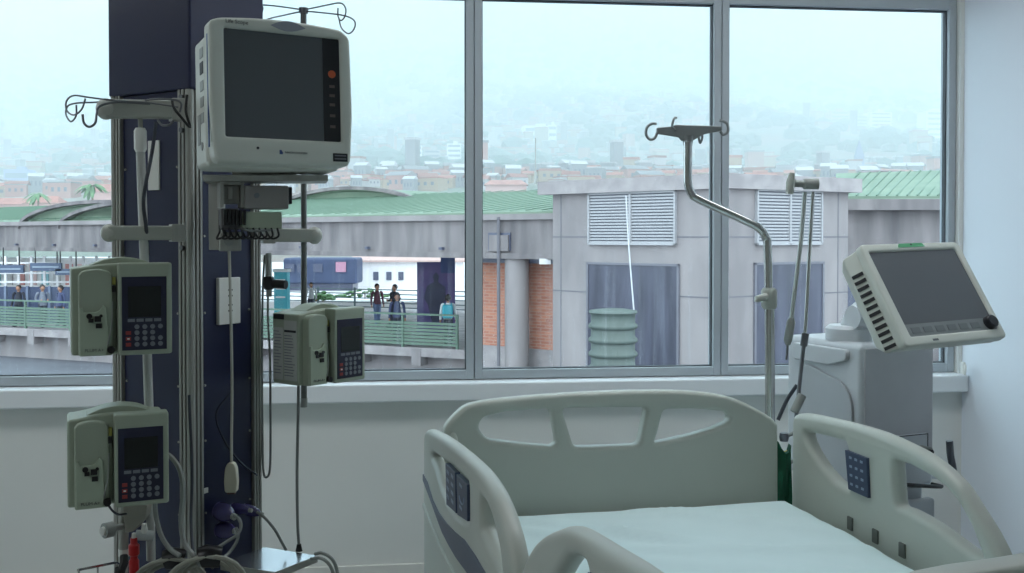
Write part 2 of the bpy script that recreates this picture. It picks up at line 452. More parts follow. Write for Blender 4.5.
s0, z0 = rface(216.5, 325); s1, z1 = rface(238, 277)
sp = facebox(MB(), rf, s0, s1, z0, z1, -.003, .008).build('socket_plate', WHITEP, col, world=True, bevel=.002)
m = MB()
for dz, n in ((.012, 1), (.026, 1), (.048, 1), (.062, 1)):
    for q in (-.004, .006): m.cyl(rf((s0 + s1) / 2 + q, z0 + dz + .02, .006), rf((s0 + s1) / 2 + q, z0 + dz + .02, .0086), .0022, 8)
o = m.build('socket_holes', DARKP, col, world=True)
s0, z0 = rface(201, 494); s1, z1 = rface(206.5, 487.5)
facebox(MB(), rf, s0, s1, z0, z1, -.003, .0015).build('small_label', WHITEP, col, world=True)
# horizontal mounting arms with round end caps
def arm(name, u0, u1, v0, v1, Y0, Y1, h, capr):
    a = at(u0, v0, Y0); b = at(u1, v1, Y1); d = (b - a).normalized(); n = Vector((-d.y, d.x, 0)).normalized(); up = Vector((0, 0, 1))
    m = MB(); m.slab([a - up * h / 2 - n * .016, b - up * h / 2 - n * .016, b + up * h / 2 - n * .016, a + up * h / 2 - n * .016], n * .032)
    o = m.build(name, ARMP, col, world=True, bevel=.004, seg=3)
    MB().sphere(b - d * .004, capr * 1.04, 20, 12, (.9, .9, 1)).build('end_cap', mat('cap_plastic', (184, 186, 178), .45), o, world=True)
    c = MB(); c.slab([a - up * h * .62 - n * .018, a + d * .03 - up * h * .62 - n * .018, a + d * .03 + up * h * .62 - n * .018, a + up * h * .62 - n * .018], n * .036)
    c.build('clamp', ALU, o, world=True, bevel=.002)
    return o
arm('mounting_arm', 184, 104, 110, 109, 2.262, 2.175, .040, .0225)
arm('mounting_arm', 184, 107, 233, 233, 2.262, 2.18, .032, .019)
arm('mounting_arm', 262, 316, 235, 235.5, 2.50, 2.56, .034, .0215)
# bracket under the monitor
m = MB()
a = at(205, 179.5, 2.24); b = at(327, 179.5, 2.30); d = (b - a).normalized(); n = Vector((-d.y, d.x, 0))
m.slab([a - n * .06 - Vector((0, 0, .007)), b - n * .06 - Vector((0, 0, .007)), b + n * .05 - Vector((0, 0, .007)), a + n * .05 - Vector((0, 0, .007))], (0, 0, .014))
p = at(217, 180, 2.30); q = at(217, 250, 2.30)
m.box(((p.x + q.x) / 2, p.y, (p.z + q.z) / 2 - .0), (.026, .03, p.z - q.z), rot=(0, 0, -.3))
m.slab([a + d*.06 - n * .03 + Vector((0, 0, .007)), a + d*.20 - n * .03 + Vector((0, 0, .007)), a + d*.20 + n * .03 + Vector((0, 0, .007)), a + d*.06 + n * .03 + Vector((0, 0, .007))], (0, 0, .02))
m.build('monitor_bracket', ALU, col, world=True, bevel=.002)

# ------------------------------------------------------------------ patient monitor
mon = thing('patient_monitor', 'large ivory patient monitor with dark unlit screen mounted on the navy column', 'monitor', (-.487, 2.14, EYE + .318), (R(-3), 0, R(30)))
top = [(-.158 + .307 * i / 14, .141 - .012 * (1 - math.cos((i / 14 - .5) * 1.6)) * 3) for i in range(15)]
outl = [(-.150, -.168), (-.158, -.05), (-.158, .125)] + top[1:-1] + [(.147, .118), (.150, -.05), (.143, -.168)]
outl = fillet(outl, [.02, .01, .018] + [.005] * (len(outl) - 6) + [.018, .01, .02], 4)
plate('front_bezel', outl, [fillet([(-.127, -.113), (.124, -.113), (.124, .113), (-.127, .113)], .004, 2)], .05, .008, PLASTIC, mon, lambda x, y, z: (x, z + .012, y))
m = MB().prism([(-.1565, -.172), (.138, -.172), (.138, .108), (-.1565, .108)], .034, .135)
m.build('rear_housing', PLASTIC, mon, bevel=.014, seg=3)
MB().box2((-.1275, -.004, -.1135), (.086, .01, .1135)).build('screen', SCREEN, mon, bevel=.001)
st = MB().box2((.0865, -.0045, -.1135), (.1245, .01, .1135)).build('button_strip', DARKP, mon, bevel=.001)
m = MB().cyl((.106, -.006, .035), (.106, -.003, .035), .0085, 16); m.build('alarm_button', ORANGE, st)
m = MB()
for z in (.008, -.012, -.032, -.056, -.08): m.box((.106, -.0048, z), (.012, .0012, .006))
m.build('button_marks', mat('button_mark', (110, 96, 92)), st)
MB().prism([(-.030, .127)] + [(-.030 + .076 * i / 10, .127 + .012 * math.sin(math.pi * i / 10)) for i in range(1, 10)] + [(.046, .127)] + [(.046 - .076 * i / 10, .127 - .010 * math.sin(math.pi * i / 10)) for i in range(1, 10)], -.0145, .02).build('alarm_lamp', mat('lamp_lens', (150, 154, 164), .3), mon)
MB().box2((-.1592, .002, -.135), (-.1565, .008, .10)).build('blue_edge_strip', BLUEE, mon, bevel=.0005)
text('lettering', 'Life Scope', .0115, LABELG, mon, (-.101, -.0136, .126), (R(90), 0, 0))
text('lettering', 'NIHON KOHDEN', .0062, LABELG, mon, (.020, -.0136, -.142), (R(90), 0, 0))
MB().prism([(-.016, -.146), (-.009, -.146), (-.009, -.142), (-.012, -.137), (-.016, -.137)], -.0138, -.0125).build('maker_mark', BLUEE, mon)
m = MB().box2((.102, -.0142, -.157), (.135, -.012, -.139)); lb = m.build('model_label', DARKP, mon, bevel=.0005)
m = MB()
for z in (-.144, -.151): m.box((.1185, -.0144, z), (.026, .0006, .0028))
m.build('label_print', KEYG, mon)
MB().cyl((-.062, -.0138, -.135), (-.062, -.0125, -.135), .003, 10).build('indicator', DARKP, mon)
# ports on the visible left flank
for k, (z, hh, c) in enumerate([(.082, .022, GREYP), (.05, .026, BLACK), (.012, .022, GREYP), (-.022, .022, GREYP), (-.056, .022, GREYP)]):
    MB().box2((-.158, .05, z - hh / 2 - .01), (-.155, .078, z + hh / 2 - .01)).build('side_port', c, mon, bevel=.001)
MB().box2((-.158, .082, -.12), (-.155, .105, -.055)).build('side_slot', GREYP, mon, bevel=.001)
MB().cyl((-.158, .07, -.125), (-.1560, .07, -.125), .009, 16).build('side_socket', GREYP, mon)

# ------------------------------------------------------------------ module rack below the monitor
mr = thing('module_rack', 'grey sensor module box with black lead connectors hanging under the monitor', 'medical module', tuple(at(250, 210, 2.26)), (0, 0, R(22)))
def mx(u): return (u - 250) * .00236
def mz(v): return (210 - v) * .00226
MB().box2((mx(243), -.04, mz(209)), (mx(284), .05, mz(186))).build('upper_module', mat('module_grey', (150, 146, 144), .5), mr, bevel=.003)
MB().box2((mx(284), -.03, mz(204)), (mx(288), .04, mz(187))).build('module_latch', DARKP, mr, bevel=.002)
MB().cyl((mx(254), -.043, mz(196)), (mx(254), -.038, mz(196)), .006, 14).build('knob', KEYG, mr)
MB().box2((mx(240), -.035, mz(229)), (mx(278), .045, mz(212))).build('lower_module', mat('module_green_grey', (164, 174, 154), .5), mr, bevel=.003)
m = MB(); m.box2((mx(221), -.03, mz(208)), (mx(224.5), .03, mz(183))); m.box2((mx(240), -.03, mz(208)), (mx(243), .03, mz(183))); m.box2((mx(224.5), -.03, mz(186)), (mx(240), .03, mz(183))); m.box2((mx(224.5), .0, mz(204)), (mx(240), .03, mz(186)))
m.box2((mx(229), -.012, mz(200)), (mx(233), 0, mz(188)))
m.build('slot_frame', ALU, mr, bevel=.001)
m = MB(); m.box2((mx(222), -.03, mz(230)), (mx(239), .03, mz(209))); m.build('connector_block', mat('connector_grey', (84, 84, 86), .5), mr, bevel=.003)
for k in range(6):
    x = mx(225 + k * 3.6 + (k > 3) * 0); MB().box((x, -.036, mz(218)), (.005, .014, .034)).build('lead_plug', BLACK, mr, bevel=.001)
for k in range(10):
    u = 223 + k * 5.6
    MB().tube([(mx(u), -.034, mz(228)), (mx(u + 1), -.037, mz(236)), (mx(u - 5), -.03, mz(238.5)), (mx(u - 9 if k > 1 else u - 2), -.02, mz(232)), (mx(max(u - 9, 222)), -.0, mz(226))], .0023, 6, 4).build('lead', BLACK, mr)
MB().tube([(mx(238), -.035, mz(228)), (mx(250), -.036, mz(231)), (mx(268), -.034, mz(230))], .003, 6, 4).build('lead', CABLE, mr)
m = MB(); m.box2((mx(222), -.0, mz(251)), (mx(242), .03, mz(232))); m.build('lower_bracket', ALU, mr, bevel=.003)
MB().cyl((mx(230), -.006, mz(241)), (mx(230), .002, mz(241)), .011, 14).build('knob', GREYP, mr)

# ------------------------------------------------------------------ infusion pumps
def pump(label, loc, rot):
    t = thing('infusion_pump', label, 'infusion pump', loc, rot, group='infusion pumps on the column')
    k = .0021
    X = lambda u: (u - 121) * k
    Z = lambda v: (307.5 - v) * k
    # main housing behind door and panel
    o = []
    for i in range(13): o.append((-.100 + .196 * i / 12, .088 + .010 * math.sin(math.pi * min(1, max(0, (i - .5) / 11)))))
    MB().prism([(-.100, -.100), (.096, -.100)] + o[::-1], -.035, .072).build('housing', PUMPP, t, bevel=.006, seg=3)
    # control panel block at the right
    MB().box2((X(117), -.073, -.1), (X(169.5), -.03, .099)).build('panel_block', PUMPP, t, bevel=.005, seg=3)
    kp = MB().box2((X(120.5), -.0745, Z(350)), (X(164), -.0725, Z(274.5))).build('keypad', PANELB, t, bevel=.0008)
    MB().box2((X(126.5), -.0755, Z(316)), (X(158.5), -.0743, Z(284.5))).build('display', SCREENL, kp)
    m = MB()
    for i in range(4): m.box((X(129.5 + i * 8.5), -.0755, Z(319.3)), (.0145, .0016, .0065))
    for r in range(4):
        for c in range(4):
            if r == 1 and c == 3: continue
            m.cyl((X(134.9 + c * 7.6), -.0762, Z(326 + r * 6)), (X(134.9 + c * 7.6), -.0744, Z(326 + r * 6)), .0052, 10)
    m.build('keys', KEYG, kp)
    m = MB()
    for r in (1, 2, 3): m.box((X(126.6), -.0755, Z(326 + r * 6)), (.0105, .0016, .0078))
    m.build('red_keys', KEYR, kp)
    MB().box((X(126.6), -.0765, Z(338)), (.005, .001, .003)).build('indicator', WHITEP, kp)
    # cassette door at the left
    hump = [(X(80) + (X(112) - X(80)) * i / 10, .074 + .012 * math.sin(math.pi * i / 10) ** .5) for i in range(11)]
    MB().prism([(X(80), -.1), (X(112), -.1)] + hump[::-1], -.058, -.03).build('door_housing', PUMPP, t, bevel=.004, seg=3)
    dr = MB().prism([(X(81), -.098), (X(106), -.098), (X(108), -.06), (X(106), .004), (X(103), .010), (X(100), -.002), (X(96), -.006), (X(85), -.006), (X(84), .004), (X(81), .004)], -.064, -.057).build('cassette_door', mat('pump_door', (166, 178, 158), .45), t, bevel=.0015)
    m = MB(); m.cyl((X(90), -.067, Z(314)), (X(90), -.062, Z(314)), .006, 10); m.box((X(91.5), -.0655, Z(318.5)), (.010, .004, .008)); m.box((X(98), -.0655, Z(317)), (.013, .004, .012)); m.cyl((X(101), -.068, Z(314)), (X(101), -.062, Z(314)), .0035, 8); m.box((X(98.8), -.0655, Z(324)), (.012, .004, .010))
    m.build('flow_window', BLACK, dr)
    text('lettering', 'PLUM A+', .0095, LABELG, dr, (X(94.5), -.0646, Z(349)), (R(90), 0, 0))
    MB().box2((X(110), -.05, -.092), (X(115.5), -.034, .05)).build('tube_channel', mat('channel', (120, 128, 112), .5), t, bevel=.001)
    MB().box2((X(110.5), -.054, .052), (X(115.5), -.036, .068)).build('yellow_tab', mat('olive_tab', (150, 148, 70), .5), t, bevel=.001)
    MB().box2((X(110.5), -.056, .036), (X(115.5), -.040, .050)).build('clip', BLACK, t, bevel=.001)
    MB().cyl((X(110.3), -.072, Z(349)), (X(110.3), -.05, Z(349)), .0075, 16).build('knob', BLACK, t)
    MB().tube([(X(107), -.062, Z(345)), (X(108), -.067, Z(338)), (X(111), -.06, Z(325)), (X(112), -.055, Z(300))], .0016, 6, 4).build('latch_wire', GREYP, t)
    # carrying handle over the top
    hp = [(-.062, .094), (-.03, .106), (.005, .110), (.04, .106), (.07, .094)]
    m = MB(); P = catmull([(x, 0, z) for x, z in hp], 5)
    m.prism([(p.x, p.z) for p in P] + [(.07, .085), (-.062, .085)], -.018, .045)
    m.build('handle', PUMPP, t, bevel=.0025)
    MB().cyl((.096, -.02, .066), (.103, -.02, .066), .006, 12).build('side_stud', WHITEP, t)
    MB().box2((.0, .07, -.05), (.05, .105, .03)).build('pole_clamp', GREYP, t, bevel=.004)
    t.scale = (SCP, SCP, SCP); return t
SCP = .955
p1 = pump('grey green infusion pump on the left pole just below the lower mounting arm', tuple(at(120, 307, 2.11)), (0, 0, R(25)))
p2 = pump('grey green infusion pump lowest on the left pole in front of the wall', tuple(at(117, 454.5, 2.09)), (0, 0, R(24)))
p3 = pump('infusion pump with printed labels on its side, hanging alone on the right pole', tuple(at(319, 344, 2.5)), (0, 0, R(52)))
p3.scale = (.925, .925, .925)
s = MB().box2((-.1012, -.028, -.088), (-.0998, .022, .07)).build('side_label', PAPER, p3)
s2 = MB().box2((-.1012, .026, -.088), (-.0998, .066, .05)).build('side_label', PAPER, p3)
m = MB()
MB().box((-.1014, .044, .079), (.001, .044, .014)).build('side_heading', DARKP, p3)
MB().box((-.1016, -.003, .042), (.001, .046, .006)).build('side_heading', DARKP, p3)

m = MB(); random.seed(3)
for i in range(15):
    ln = random.uniform(.026, .042); m.box((-.1016, .02 - ln / 2, .030 - i * .0075), (.0006, ln, .0022))
for i in range(14):
    ln = random.uniform(.018, .034); m.box((-.1016, .063 - ln / 2, .040 - i * .0085), (.0006, ln, .0022))
m.build('label_print', KEYG, p3)

# ------------------------------------------------------------------ pole with hooks at the left
def wire(parent, pts, r=.0019, name='hook', m=STEEL, Y=None, sm=5, seg=8):
    return MB().tube([at(*p) for p in pts], r, seg, sm).build(name, m, parent, world=True)
pl = thing('infusion_pole', 'left infusion pole carrying two pumps with wire hooks at top', 'infusion pole', tuple(at(141, 560, 2.215)))
Y = 2.218
MB().tube([at(140, 104, Y), at(140.5, 130, Y)], .005, 12).build('upper_tube', ARMP, pl, world=True)
MB().tube([at(140.3, 128, Y), at(140.3, 131, Y), at(140.5, 149, Y), at(140.5, 152, Y)], [.010, .0135, .0135, .010], 16).build('collar', WHITEP, pl, world=True)
MB().tube([at(140.5, 150, Y), at(144, 250, Y), at(149, 410, Y), at(151, 560, Y)], .0098, 14).build('lower_tube', mat('pole_white', (190, 192, 188), .4), pl, world=True)
Yh = 2.15
wire(pl, [(178, 107, 2.22), (150, 103, 2.18), (118.6, 100.8, Yh), (90, 97.6, Yh), (74, 95.5, Yh), (66.5, 101, Yh), (66.8, 110.5, Yh), (73.7, 115, Yh), (81.5, 109.5, Yh), (85.4, 98.5, Yh)])
wire(pl, [(150, 104, 2.2), (112.8, 102, 2.17), (90, 102.5, 2.17), (75.6, 103.3, 2.17), (67.8, 106.2, 2.17), (65.9, 114, 2.17), (70.7, 121.6, 2.17), (76, 116, 2.17), (76.3, 105, 2.17)])
wire(pl, [(82.5, 114.4, 2.12), (84.0, 123, 2.12), (89.3, 126.8, 2.12), (95.2, 123, 2.12), (96.8, 113.5, 2.13), (100, 106, 2.14), (118, 102, 2.16), (140, 104, Y)], .0026)
wire(pl, [(140, 104, Y), (150, 99.5, 2.2), (172, 99.5, 2.19), (181, 103, 2.2), (180, 112, 2.21)], .0022)
wire(pl, [(158, 120.5, 2.2), (162, 125, 2.19), (169, 125, 2.19), (173, 121, 2.2)], .0026)
tag(wire(None, [(156, 122, 2.2), (154.5, 135, 2.2), (151, 158, 2.19), (145.5, 185, 2.17), (143.5, 205, 2.18), (146, 226, 2.2), (148, 254, 2.24)], .0042, 'black_cable', CABLED), 'thin black cable curving down in front of the white left pole', 'cable')
tag(wire(None, [(172, 100, 2.2), (174, 108, 2.19), (181, 117, 2.19), (190, 127, 2.21), (186, 112, 2.21), (187, 95, 2.22)], .003, 'cable_strap', BLACK), 'black strap looped over the arm joint beside the monitor', 'strap')

# pole at the right of the column
pr = thing('infusion_pole', 'right infusion pole behind the monitor with wire hook loops on top', 'infusion pole', tuple(at(304, 404, 2.60)))
Y = 2.60
MB().tube([at(303.5, 9, Y), at(304, 404, Y)], .0078, 14).build('tube', mat('pole_steel', (120, 122, 120), .35, metal=.8), pr, world=True)
MB().tube([at(303.5, 8, Y), at(303.5, 13, Y)], .012, 14).build('hub', STEEL, pr, world=True)
MB().tube([at(304, 398, Y), at(304, 407, Y)], .0092, 14).build('foot_cap', GREYP, pr, world=True)
wire(pr, [(303.5, 10, Y), (280, 6.5, Y), (262, 5, Y), (263, 8, Y), (261, 16, Y), (259, 19, Y)])
wire(pr, [(303.5, 10, Y), (325, 5.5, Y), (340, 3, Y), (345.5, 8, Y), (345, 16, Y), (341, 20.5, Y), (338, 16, Y), (338, 8, Y)])
wire(pr, [(303.5, 11, Y), (325, 13, 2.57), (345, 15.8, 2.55), (354.5, 21, 2.55), (354, 29, 2.55), (348.5, 33.6, 2.55), (341.5, 28, 2.55), (338.7, 17.6, 2.55)])
wire(pr, [(303.5, 11, Y), (285, 15, 2.58), (266, 20, 2.55), (262, 28, 2.55)])
# junction on the slim side rail
jb = thing('hose_valve', 'small dark valve block on the thin tube right of the column', 'valve', tuple(at(269, 283, 2.5)))
MB().box((0, 0, .0), (.022, .02, .034)).build('body', DARKP, jb, bevel=.004)
MB().cyl((.01, 0, -.002), (.045, -.01, -.004), .011, 14).build('knob', BLACK, jb)
MB().cyl((0, 0, -.017), (0, 0, -.034), .007, 12).build('nozzle', GREYP, jb)
MB().cyl((-.001, 0, .017), (-.001, 0, .075), .0085, 12, .0075).build('sleeve', GREYP, jb)
tag(wire(None, [(264.5, 255, 2.5), (262.5, 300, 2.5), (262, 380, 2.5), (262.5, 440, 2.49), (263.5, 472, 2.48), (267, 477, 2.47), (270, 468, 2.47), (270.5, 430, 2.48), (270, 360, 2.49), (268, 320, 2.5), (268, 296, 2.5)], .0028, 'looped_cable', CABLE), 'thin grey cable hanging in a long narrow loop right of the column', 'cable')

# ------------------------------------------------------------------ nurse call handset
nc = thing('call_handset', 'cream call handset hanging on a long straight cord before the navy panel', 'handset', tuple(at(231.5, 477, 2.33)))
outl = [(-.0135, -.035), (.0135, -.035), (.0155, -.01), (.013, .022), (.007, .035), (-.007, .035), (-.013, .022), (-.0155, -.01)]
MB().prism(fillet(outl, .006, 3), -.011, .011).build('body', mat('cream_plastic', (198, 192, 172), .45), nc, bevel=.003)
MB().box((0, 0, -.0365), (.018, .014, .004)).build('base_tip', mat('brown_tip', (96, 70, 60)), nc)
MB().tube([at(229, 243, 2.28), at(230.5, 300, 2.30), at(232, 380, 2.32), at(231.5, 440, 2.33), at(231.5, 463, 2.33)], .0034, 8, 5).build('cord', mat('cord_cream', (188, 186, 176), .5), nc, world=True)

# ------------------------------------------------------------------ plugs, cables, tray and hoses at the foot of the column
def plug(u, v, Y, label, r, axis):
    t = thing('power_plug', label, 'plug', tuple(at(u, v, Y)), group='violet plugs at the foot of the column')
    a = Vector(axis).normalized()
    MB().tube([-a * .022, -a * .012, a * .004, a * .016, a * .024], [r * .95, r * 1.05, r, r * .7, r * .45], 16).build('body', PURPLE, t)
    MB().tube([a * .024, a * .032], r * .38, 10).build('collar', GREYP, t)
    MB().tube([-a * .026, -a * .021], r * .9, 16).build('face', mat('plug_face', (60, 56, 110), .4), t)
    return t
plug(225.5, 513, 2.33, 'violet power plug, upper left of the plug cluster', .021, (.8, -.5, -.15))
plug(227, 530.5, 2.33, 'violet power plug, lowest of the plug cluster', .019, (.8, -.5, .1))
plug(241, 509, 2.37, 'small violet power plug in the middle of the plug cluster', .013, (.9, -.4, 0))
plug(252, 511, 2.39, 'small violet power plug rightmost of the plug cluster', .013, (.9, -.4, -.15))
tag(wire(None, [(257, 512, 2.37), (265, 518, 2.36), (275, 530, 2.36), (281, 541, 2.37), (286, 550, 2.38)], .0034, 'power_cable', CABLE), 'grey power cable running from the rightmost violet plug down to the tray', 'cable')
tag(wire(None, [(234, 516, 2.29), (239, 519, 2.28), (241, 526, 2.27), (238, 534, 2.26), (228, 541, 2.25), (214, 550, 2.23), (205, 556, 2.2)], .0038, 'power_cable', CABLE), 'grey power cable bending out of the upper left violet plug', 'cable')
tag(wire(None, [(236, 528, 2.28), (238.5, 534, 2.27), (236, 543, 2.26), (228, 554, 2.24), (218, 562, 2.21), (212, 568, 2.19)], .0038, 'power_cable', CABLE), 'grey power cable bending out of the lowest violet plug', 'cable')
tag(wire(None, [(231, 392, 2.385), (216, 414, 2.345), (224, 440, 2.365), (240, 462, 2.405), (257, 475, 2.45)], .0022, 'blue_cable', NAVY2), 'thin dark cable curving across the navy panel behind the handset cord', 'cable')
tr = thing('steel_tray', 'small shiny steel tray shelf beside the foot of the column', 'tray', tuple(at(270, 560, 2.35)))
A = at(265, 547, 2.45); B = at(317, 555.5, 2.385); D = at(221, 563, 2.33); E2 = B + (D - A)
for p in (A, B, D, E2): p.z = A.z
MB().slab([A, B, E2, D], (0, 0, -.004)).build('top', STEELT, tr, world=True, bevel=.001)
def lip(a, b): 
    return MB().slab([a, b, b - Vector((0, 0, .016)), a - Vector((0, 0, .016))], (b - a).cross(Vector((0, 0, 1))).normalized() * -.002)
lip(B, E2).build('edge', ALU, tr, world=True); lip(E2, D).build('edge', ALU, tr, world=True)
m = MB(); q0 = (A + D) / 2; q1 = (B + E2) / 2
m.box(tuple(q0 * .8 + q1 * .2 - Vector((0, 0, .03))), (.03, .03, .05)); m.build('bracket', ALU, tr, world=True, bevel=.002)
tag(wire(None, [(298.5, 385, 2.47), (298, 420, 2.45), (297, 470, 2.43), (297.5, 520, 2.42), (299, 548, 2.42)], .0036, 'drip_line', CABLE), 'straight grey cable dropping from the labelled pump behind the tray', 'cable')
MBc = MB().tube([at(299, 544, 2.42), at(299, 551, 2.42)], [.005, .0085], 12); tag(MBc.build('cable_boot', BLACK, None), 'black rubber boot at the end of the straight hanging cable', 'cable boot')
hs = []
for k, (pts, lb) in enumerate([([(315, 554, 2.36), (322, 553, 2.35), (331, 558, 2.35), (336, 567, 2.35), (338, 580, 2.35), (336, 600, 2.35)], 'outer pale hose arching off the right end of the tray'),
                               ([(311, 559, 2.34), (320, 558, 2.33), (328, 563, 2.33), (333, 573, 2.33), (334, 590, 2.33)], 'inner pale hose arching off the right end of the tray')]):
    tag(wire(None, pts, .0042, 'hose', TUBE), lb, 'hose', 'hoses at the tray end')
# coiled hoses
def coil(u, v, Y, rad, label, yaw):
    t = thing('coiled_hose', label, 'hose', tuple(at(u, v, Y)), (R(8), 0, R(yaw)), group='coiled hoses at the foot of the column')
    pts = []
    for i in range(97):
        a = 2 * math.pi * i / 24; rr = rad * (1 - .10 * (i // 24)) + .004 * math.sin(i * .7)
        pts.append((rr * math.cos(a), .010 * (i / 24 - 2), rr * math.sin(a)))
    MB().tube(pts, .0055, 8).build('hose', mat('hose_beige', (150, 150, 138), .5), t)
    m = MB(); m.tube([(-.012 * 1, 0, rad - .012), (0, 0, rad - .009), (.03, 0, rad - .014)], [.022, .024, .022], 14); m.build('tape', TAPE, t)
    return t
coil(172, 588, 2.17, .078, 'coiled beige hose behind, left of the two at the column foot', 8)
coil(207, 588, 2.13, .082, 'coiled beige hose in front, right of the two at the column foot', 12)
tag(wire(None, [(163, 452, 2.17), (172, 458, 2.17), (180, 471, 2.16), (183, 492, 2.15), (181, 520, 2.14), (184, 542, 2.13), (194, 556, 2.12), (201, 566, 2.12)], .0055, 'hose', TUBE), 'grey hose looping out from behind the lowest pump down the aluminium rail', 'hose')
tag(wire(None, [(155, 500, 2.17), (156, 516, 2.17), (161, 535, 2.16), (170, 549, 2.15), (180, 556, 2.14)], .0055, 'hose', TUBE), 'grey hose falling from beneath the lowest pump to the coils', 'hose')
tag(wire(None, [(189, 395, 2.2), (192, 470, 2.2), (191, 520, 2.18), (193, 552, 2.14)], .0034, 'cable', CABLED), 'dark thin cable along the slot of the column corner rail', 'cable')
tag(wire(None, [(106, 492, 2.05), (109, 506, 2.05), (117, 514, 2.07), (126, 514, 2.12)], .0024, 'tube_loop', CABLED), 'thin dark tube looping under the door of the lowest pump', 'tube')
# flow regulator
fr = thing('flow_regulator', 'beige gas flow regulator with round grey knob under the lowest pump', 'regulator', tuple(at(134, 520, 2.2)))
def fx(u): return (u - 134) * .0022
def fz(v): return (520 - v) * .0022
MB().prism(fillet([(fx(128), fz(531)), (fx(126), fz(502)), (fx(151), fz(502)), (fx(149), fz(515)), (fx(137), fz(529))], .006, 3), -.02, .02).build('body', mat('beige_body', (160, 158, 146), .5), fr, bevel=.003)
MB().tube([(fx(118), -.03, fz(525)), (fx(112), -.045, fz(525))], [.0165, .0165], 20).build('knob', GREYP, fr)
MB().tube([(fx(112.5), -.044, fz(525)), (fx(111), -.05, fz(525))], [.010, .009], 16).build('knob_cap', WHITEP, fr)
MB().cyl((fx(128), -.005, fz(525)), (fx(117), -.032, fz(525)), .007, 12).build('spindle', GREYP, fr)
MB().tube([(fx(141), -.03, fz(531)), (fx(158), -.022, fz(533))], .011, 14).build('outlet', mat('outlet_white', (186, 192, 192), .35), fr)
MB().tube([(fx(149), -.028, fz(529)), (fx(149), -.028, fz(520))], [.008, .005], 12).build('nipple', WHITEP, fr)
MB().tube([(fx(124.5), 0, fz(505)), (fx(123), 0, fz(573)), (fx(123), 0, fz(640))], .010, 14).build('post', ARMP, fr)
MB().tube([(fx(124), 0, fz(549)), (fx(124), 0, fz(556))], .0125, 14).build('post_ring', WHITEP, fr)
rd = thing('red_connector', 'bright red plastic gas hose connector hanging below the regulator', 'connector', tuple(at(134, 556, 2.16)))
MB().lathe([(.0, .040), (.007, .040), (.0075, .028), (.0115, .024), (.0115, .004), (.008, .0), (.008, -.006), (.0105, -.010), (.0105, -.04), (.008, -.06), (0, -.06)]).build('body', RED, rd)
MB().lathe([(.0, .050), (.004, .050), (.005, .040), (0, .040)]).build('tip', WHITEP, rd)
MB().tube([(0, 0, -.055), (.002, 0, -.10), (0, .01, -.16)], .006, 10, 4).build('hose', BLACK, rd)
HR = .009
tag(wire(None, [(124, 556, 2.1), (124, 563, 2.09), (121, 572, 2.08), (118, 590, 2.08), (116, 800, 2.08), (118, 900, 2.1)], HR, 'black_hose', BLACK, sm=5), 'black rubber hose end beside the bright red connector', 'hose')
bk = thing('wire_basket', 'chrome wire rack rim low at the left of the column', 'rack', tuple(at(98, 571, 2.05)))
wr = [at(78, 570, 2.0), at(116, 562.5, 2.15), at(124, 566, 2.2)]
MB().tube(wr, .0026, 8).build('rim', CHROME, bk, world=True)
MB().tube([p - Vector((0, 0, .05)) for p in wr], .0022, 8).build('lower_rim', CHROME, bk, world=True)
for t_ in (.02, .5, .98): 
    p = wr[0].lerp(wr[1], t_); MB().tube([p, p - Vector((0, 0, .05))], .002, 6).build('upright', CHROME, bk, world=True)
# ------------------------------------------------------------------ hospital bed
BY = R(12.5)
bed = thing('hospital_bed', 'hospital bed with pale grey moulded headboard and raised side rails', 'bed', (-.174, 2.60, 0), (0, 0, BY))
def z(rel): return EYE + rel
# headboard, local X across the bed, Y towards the window
hb = [(0, -1.0), (-.002, -.53), (.002, -.500), (.039, -.460), (.072, -.443), (.146, -.433), (.31, -.425), (.478, -.423), (.64, -.427), (.74, -.437), (.814, -.453), (.88, -.483), (.93, -.512), (.951, -.535), (.955, -1.0)]
pts = [hb[0]] + [tuple(p) for p in [q.xy for q in catmull([(a, b, 0) for a, b in hb[1:-1]], 4)]] + [hb[-1]]
pts = [(a, z(b)) for a, b in pts]
def hole(ps, r=.016): return fillet([(a, z(b)) for a, b in ps], r, 4)
H1 = hole([(.088, -.505), (.102, -.478), (.160, -.467), (.286, -.462), (.304, -.556), (.290, -.565), (.200, -.553), (.112, -.538)])
H2 = hole([(.318, -.463), (.561, -.470), (.536, -.573), (.352, -.570)])
H3 = hole([(.607, -.477), (.690, -.478), (.790, -.490), (.806, -.505), (.800, -.520), (.760, -.535), (.690, -.552), (.580, -.570), (.590, -.545)])
plate('headboard', pts, [H1, H2, H3], .045, .012, BEDP, bed, lambda x, y, q: (x, -q - .0 + .03, y), 4)
for x in (.022,):
    MB().tube([(x, .018, z(-1.0)), (x, .012, z(-.60)), (x, .014, z(-.54)), (x, .02, z(-.515))], [.022, .022, .020, .012], 14, 4).build('corner_post', BEDP, bed)
# footboard, tall because the foot section is raised
fy = -1.925
fbp = [(.02, -1.0), (.022, -.40), (.028, -.32), (.036, -.275), (.046, -.258), (.062, -.2505), (.09, -.2475), (.13, -.2455), (.2, -.240), (.47, -.22), (.75, -.228), (.86, -.236), (.91, -.25), (.94, -.28), (.955, -.35), (.955, -1.0)]
plate('footboard', [(a, z(b)) for a, b in fbp], [], .04, .012, BEDP, bed, lambda x, y, q: (x, fy - q, y), 4)
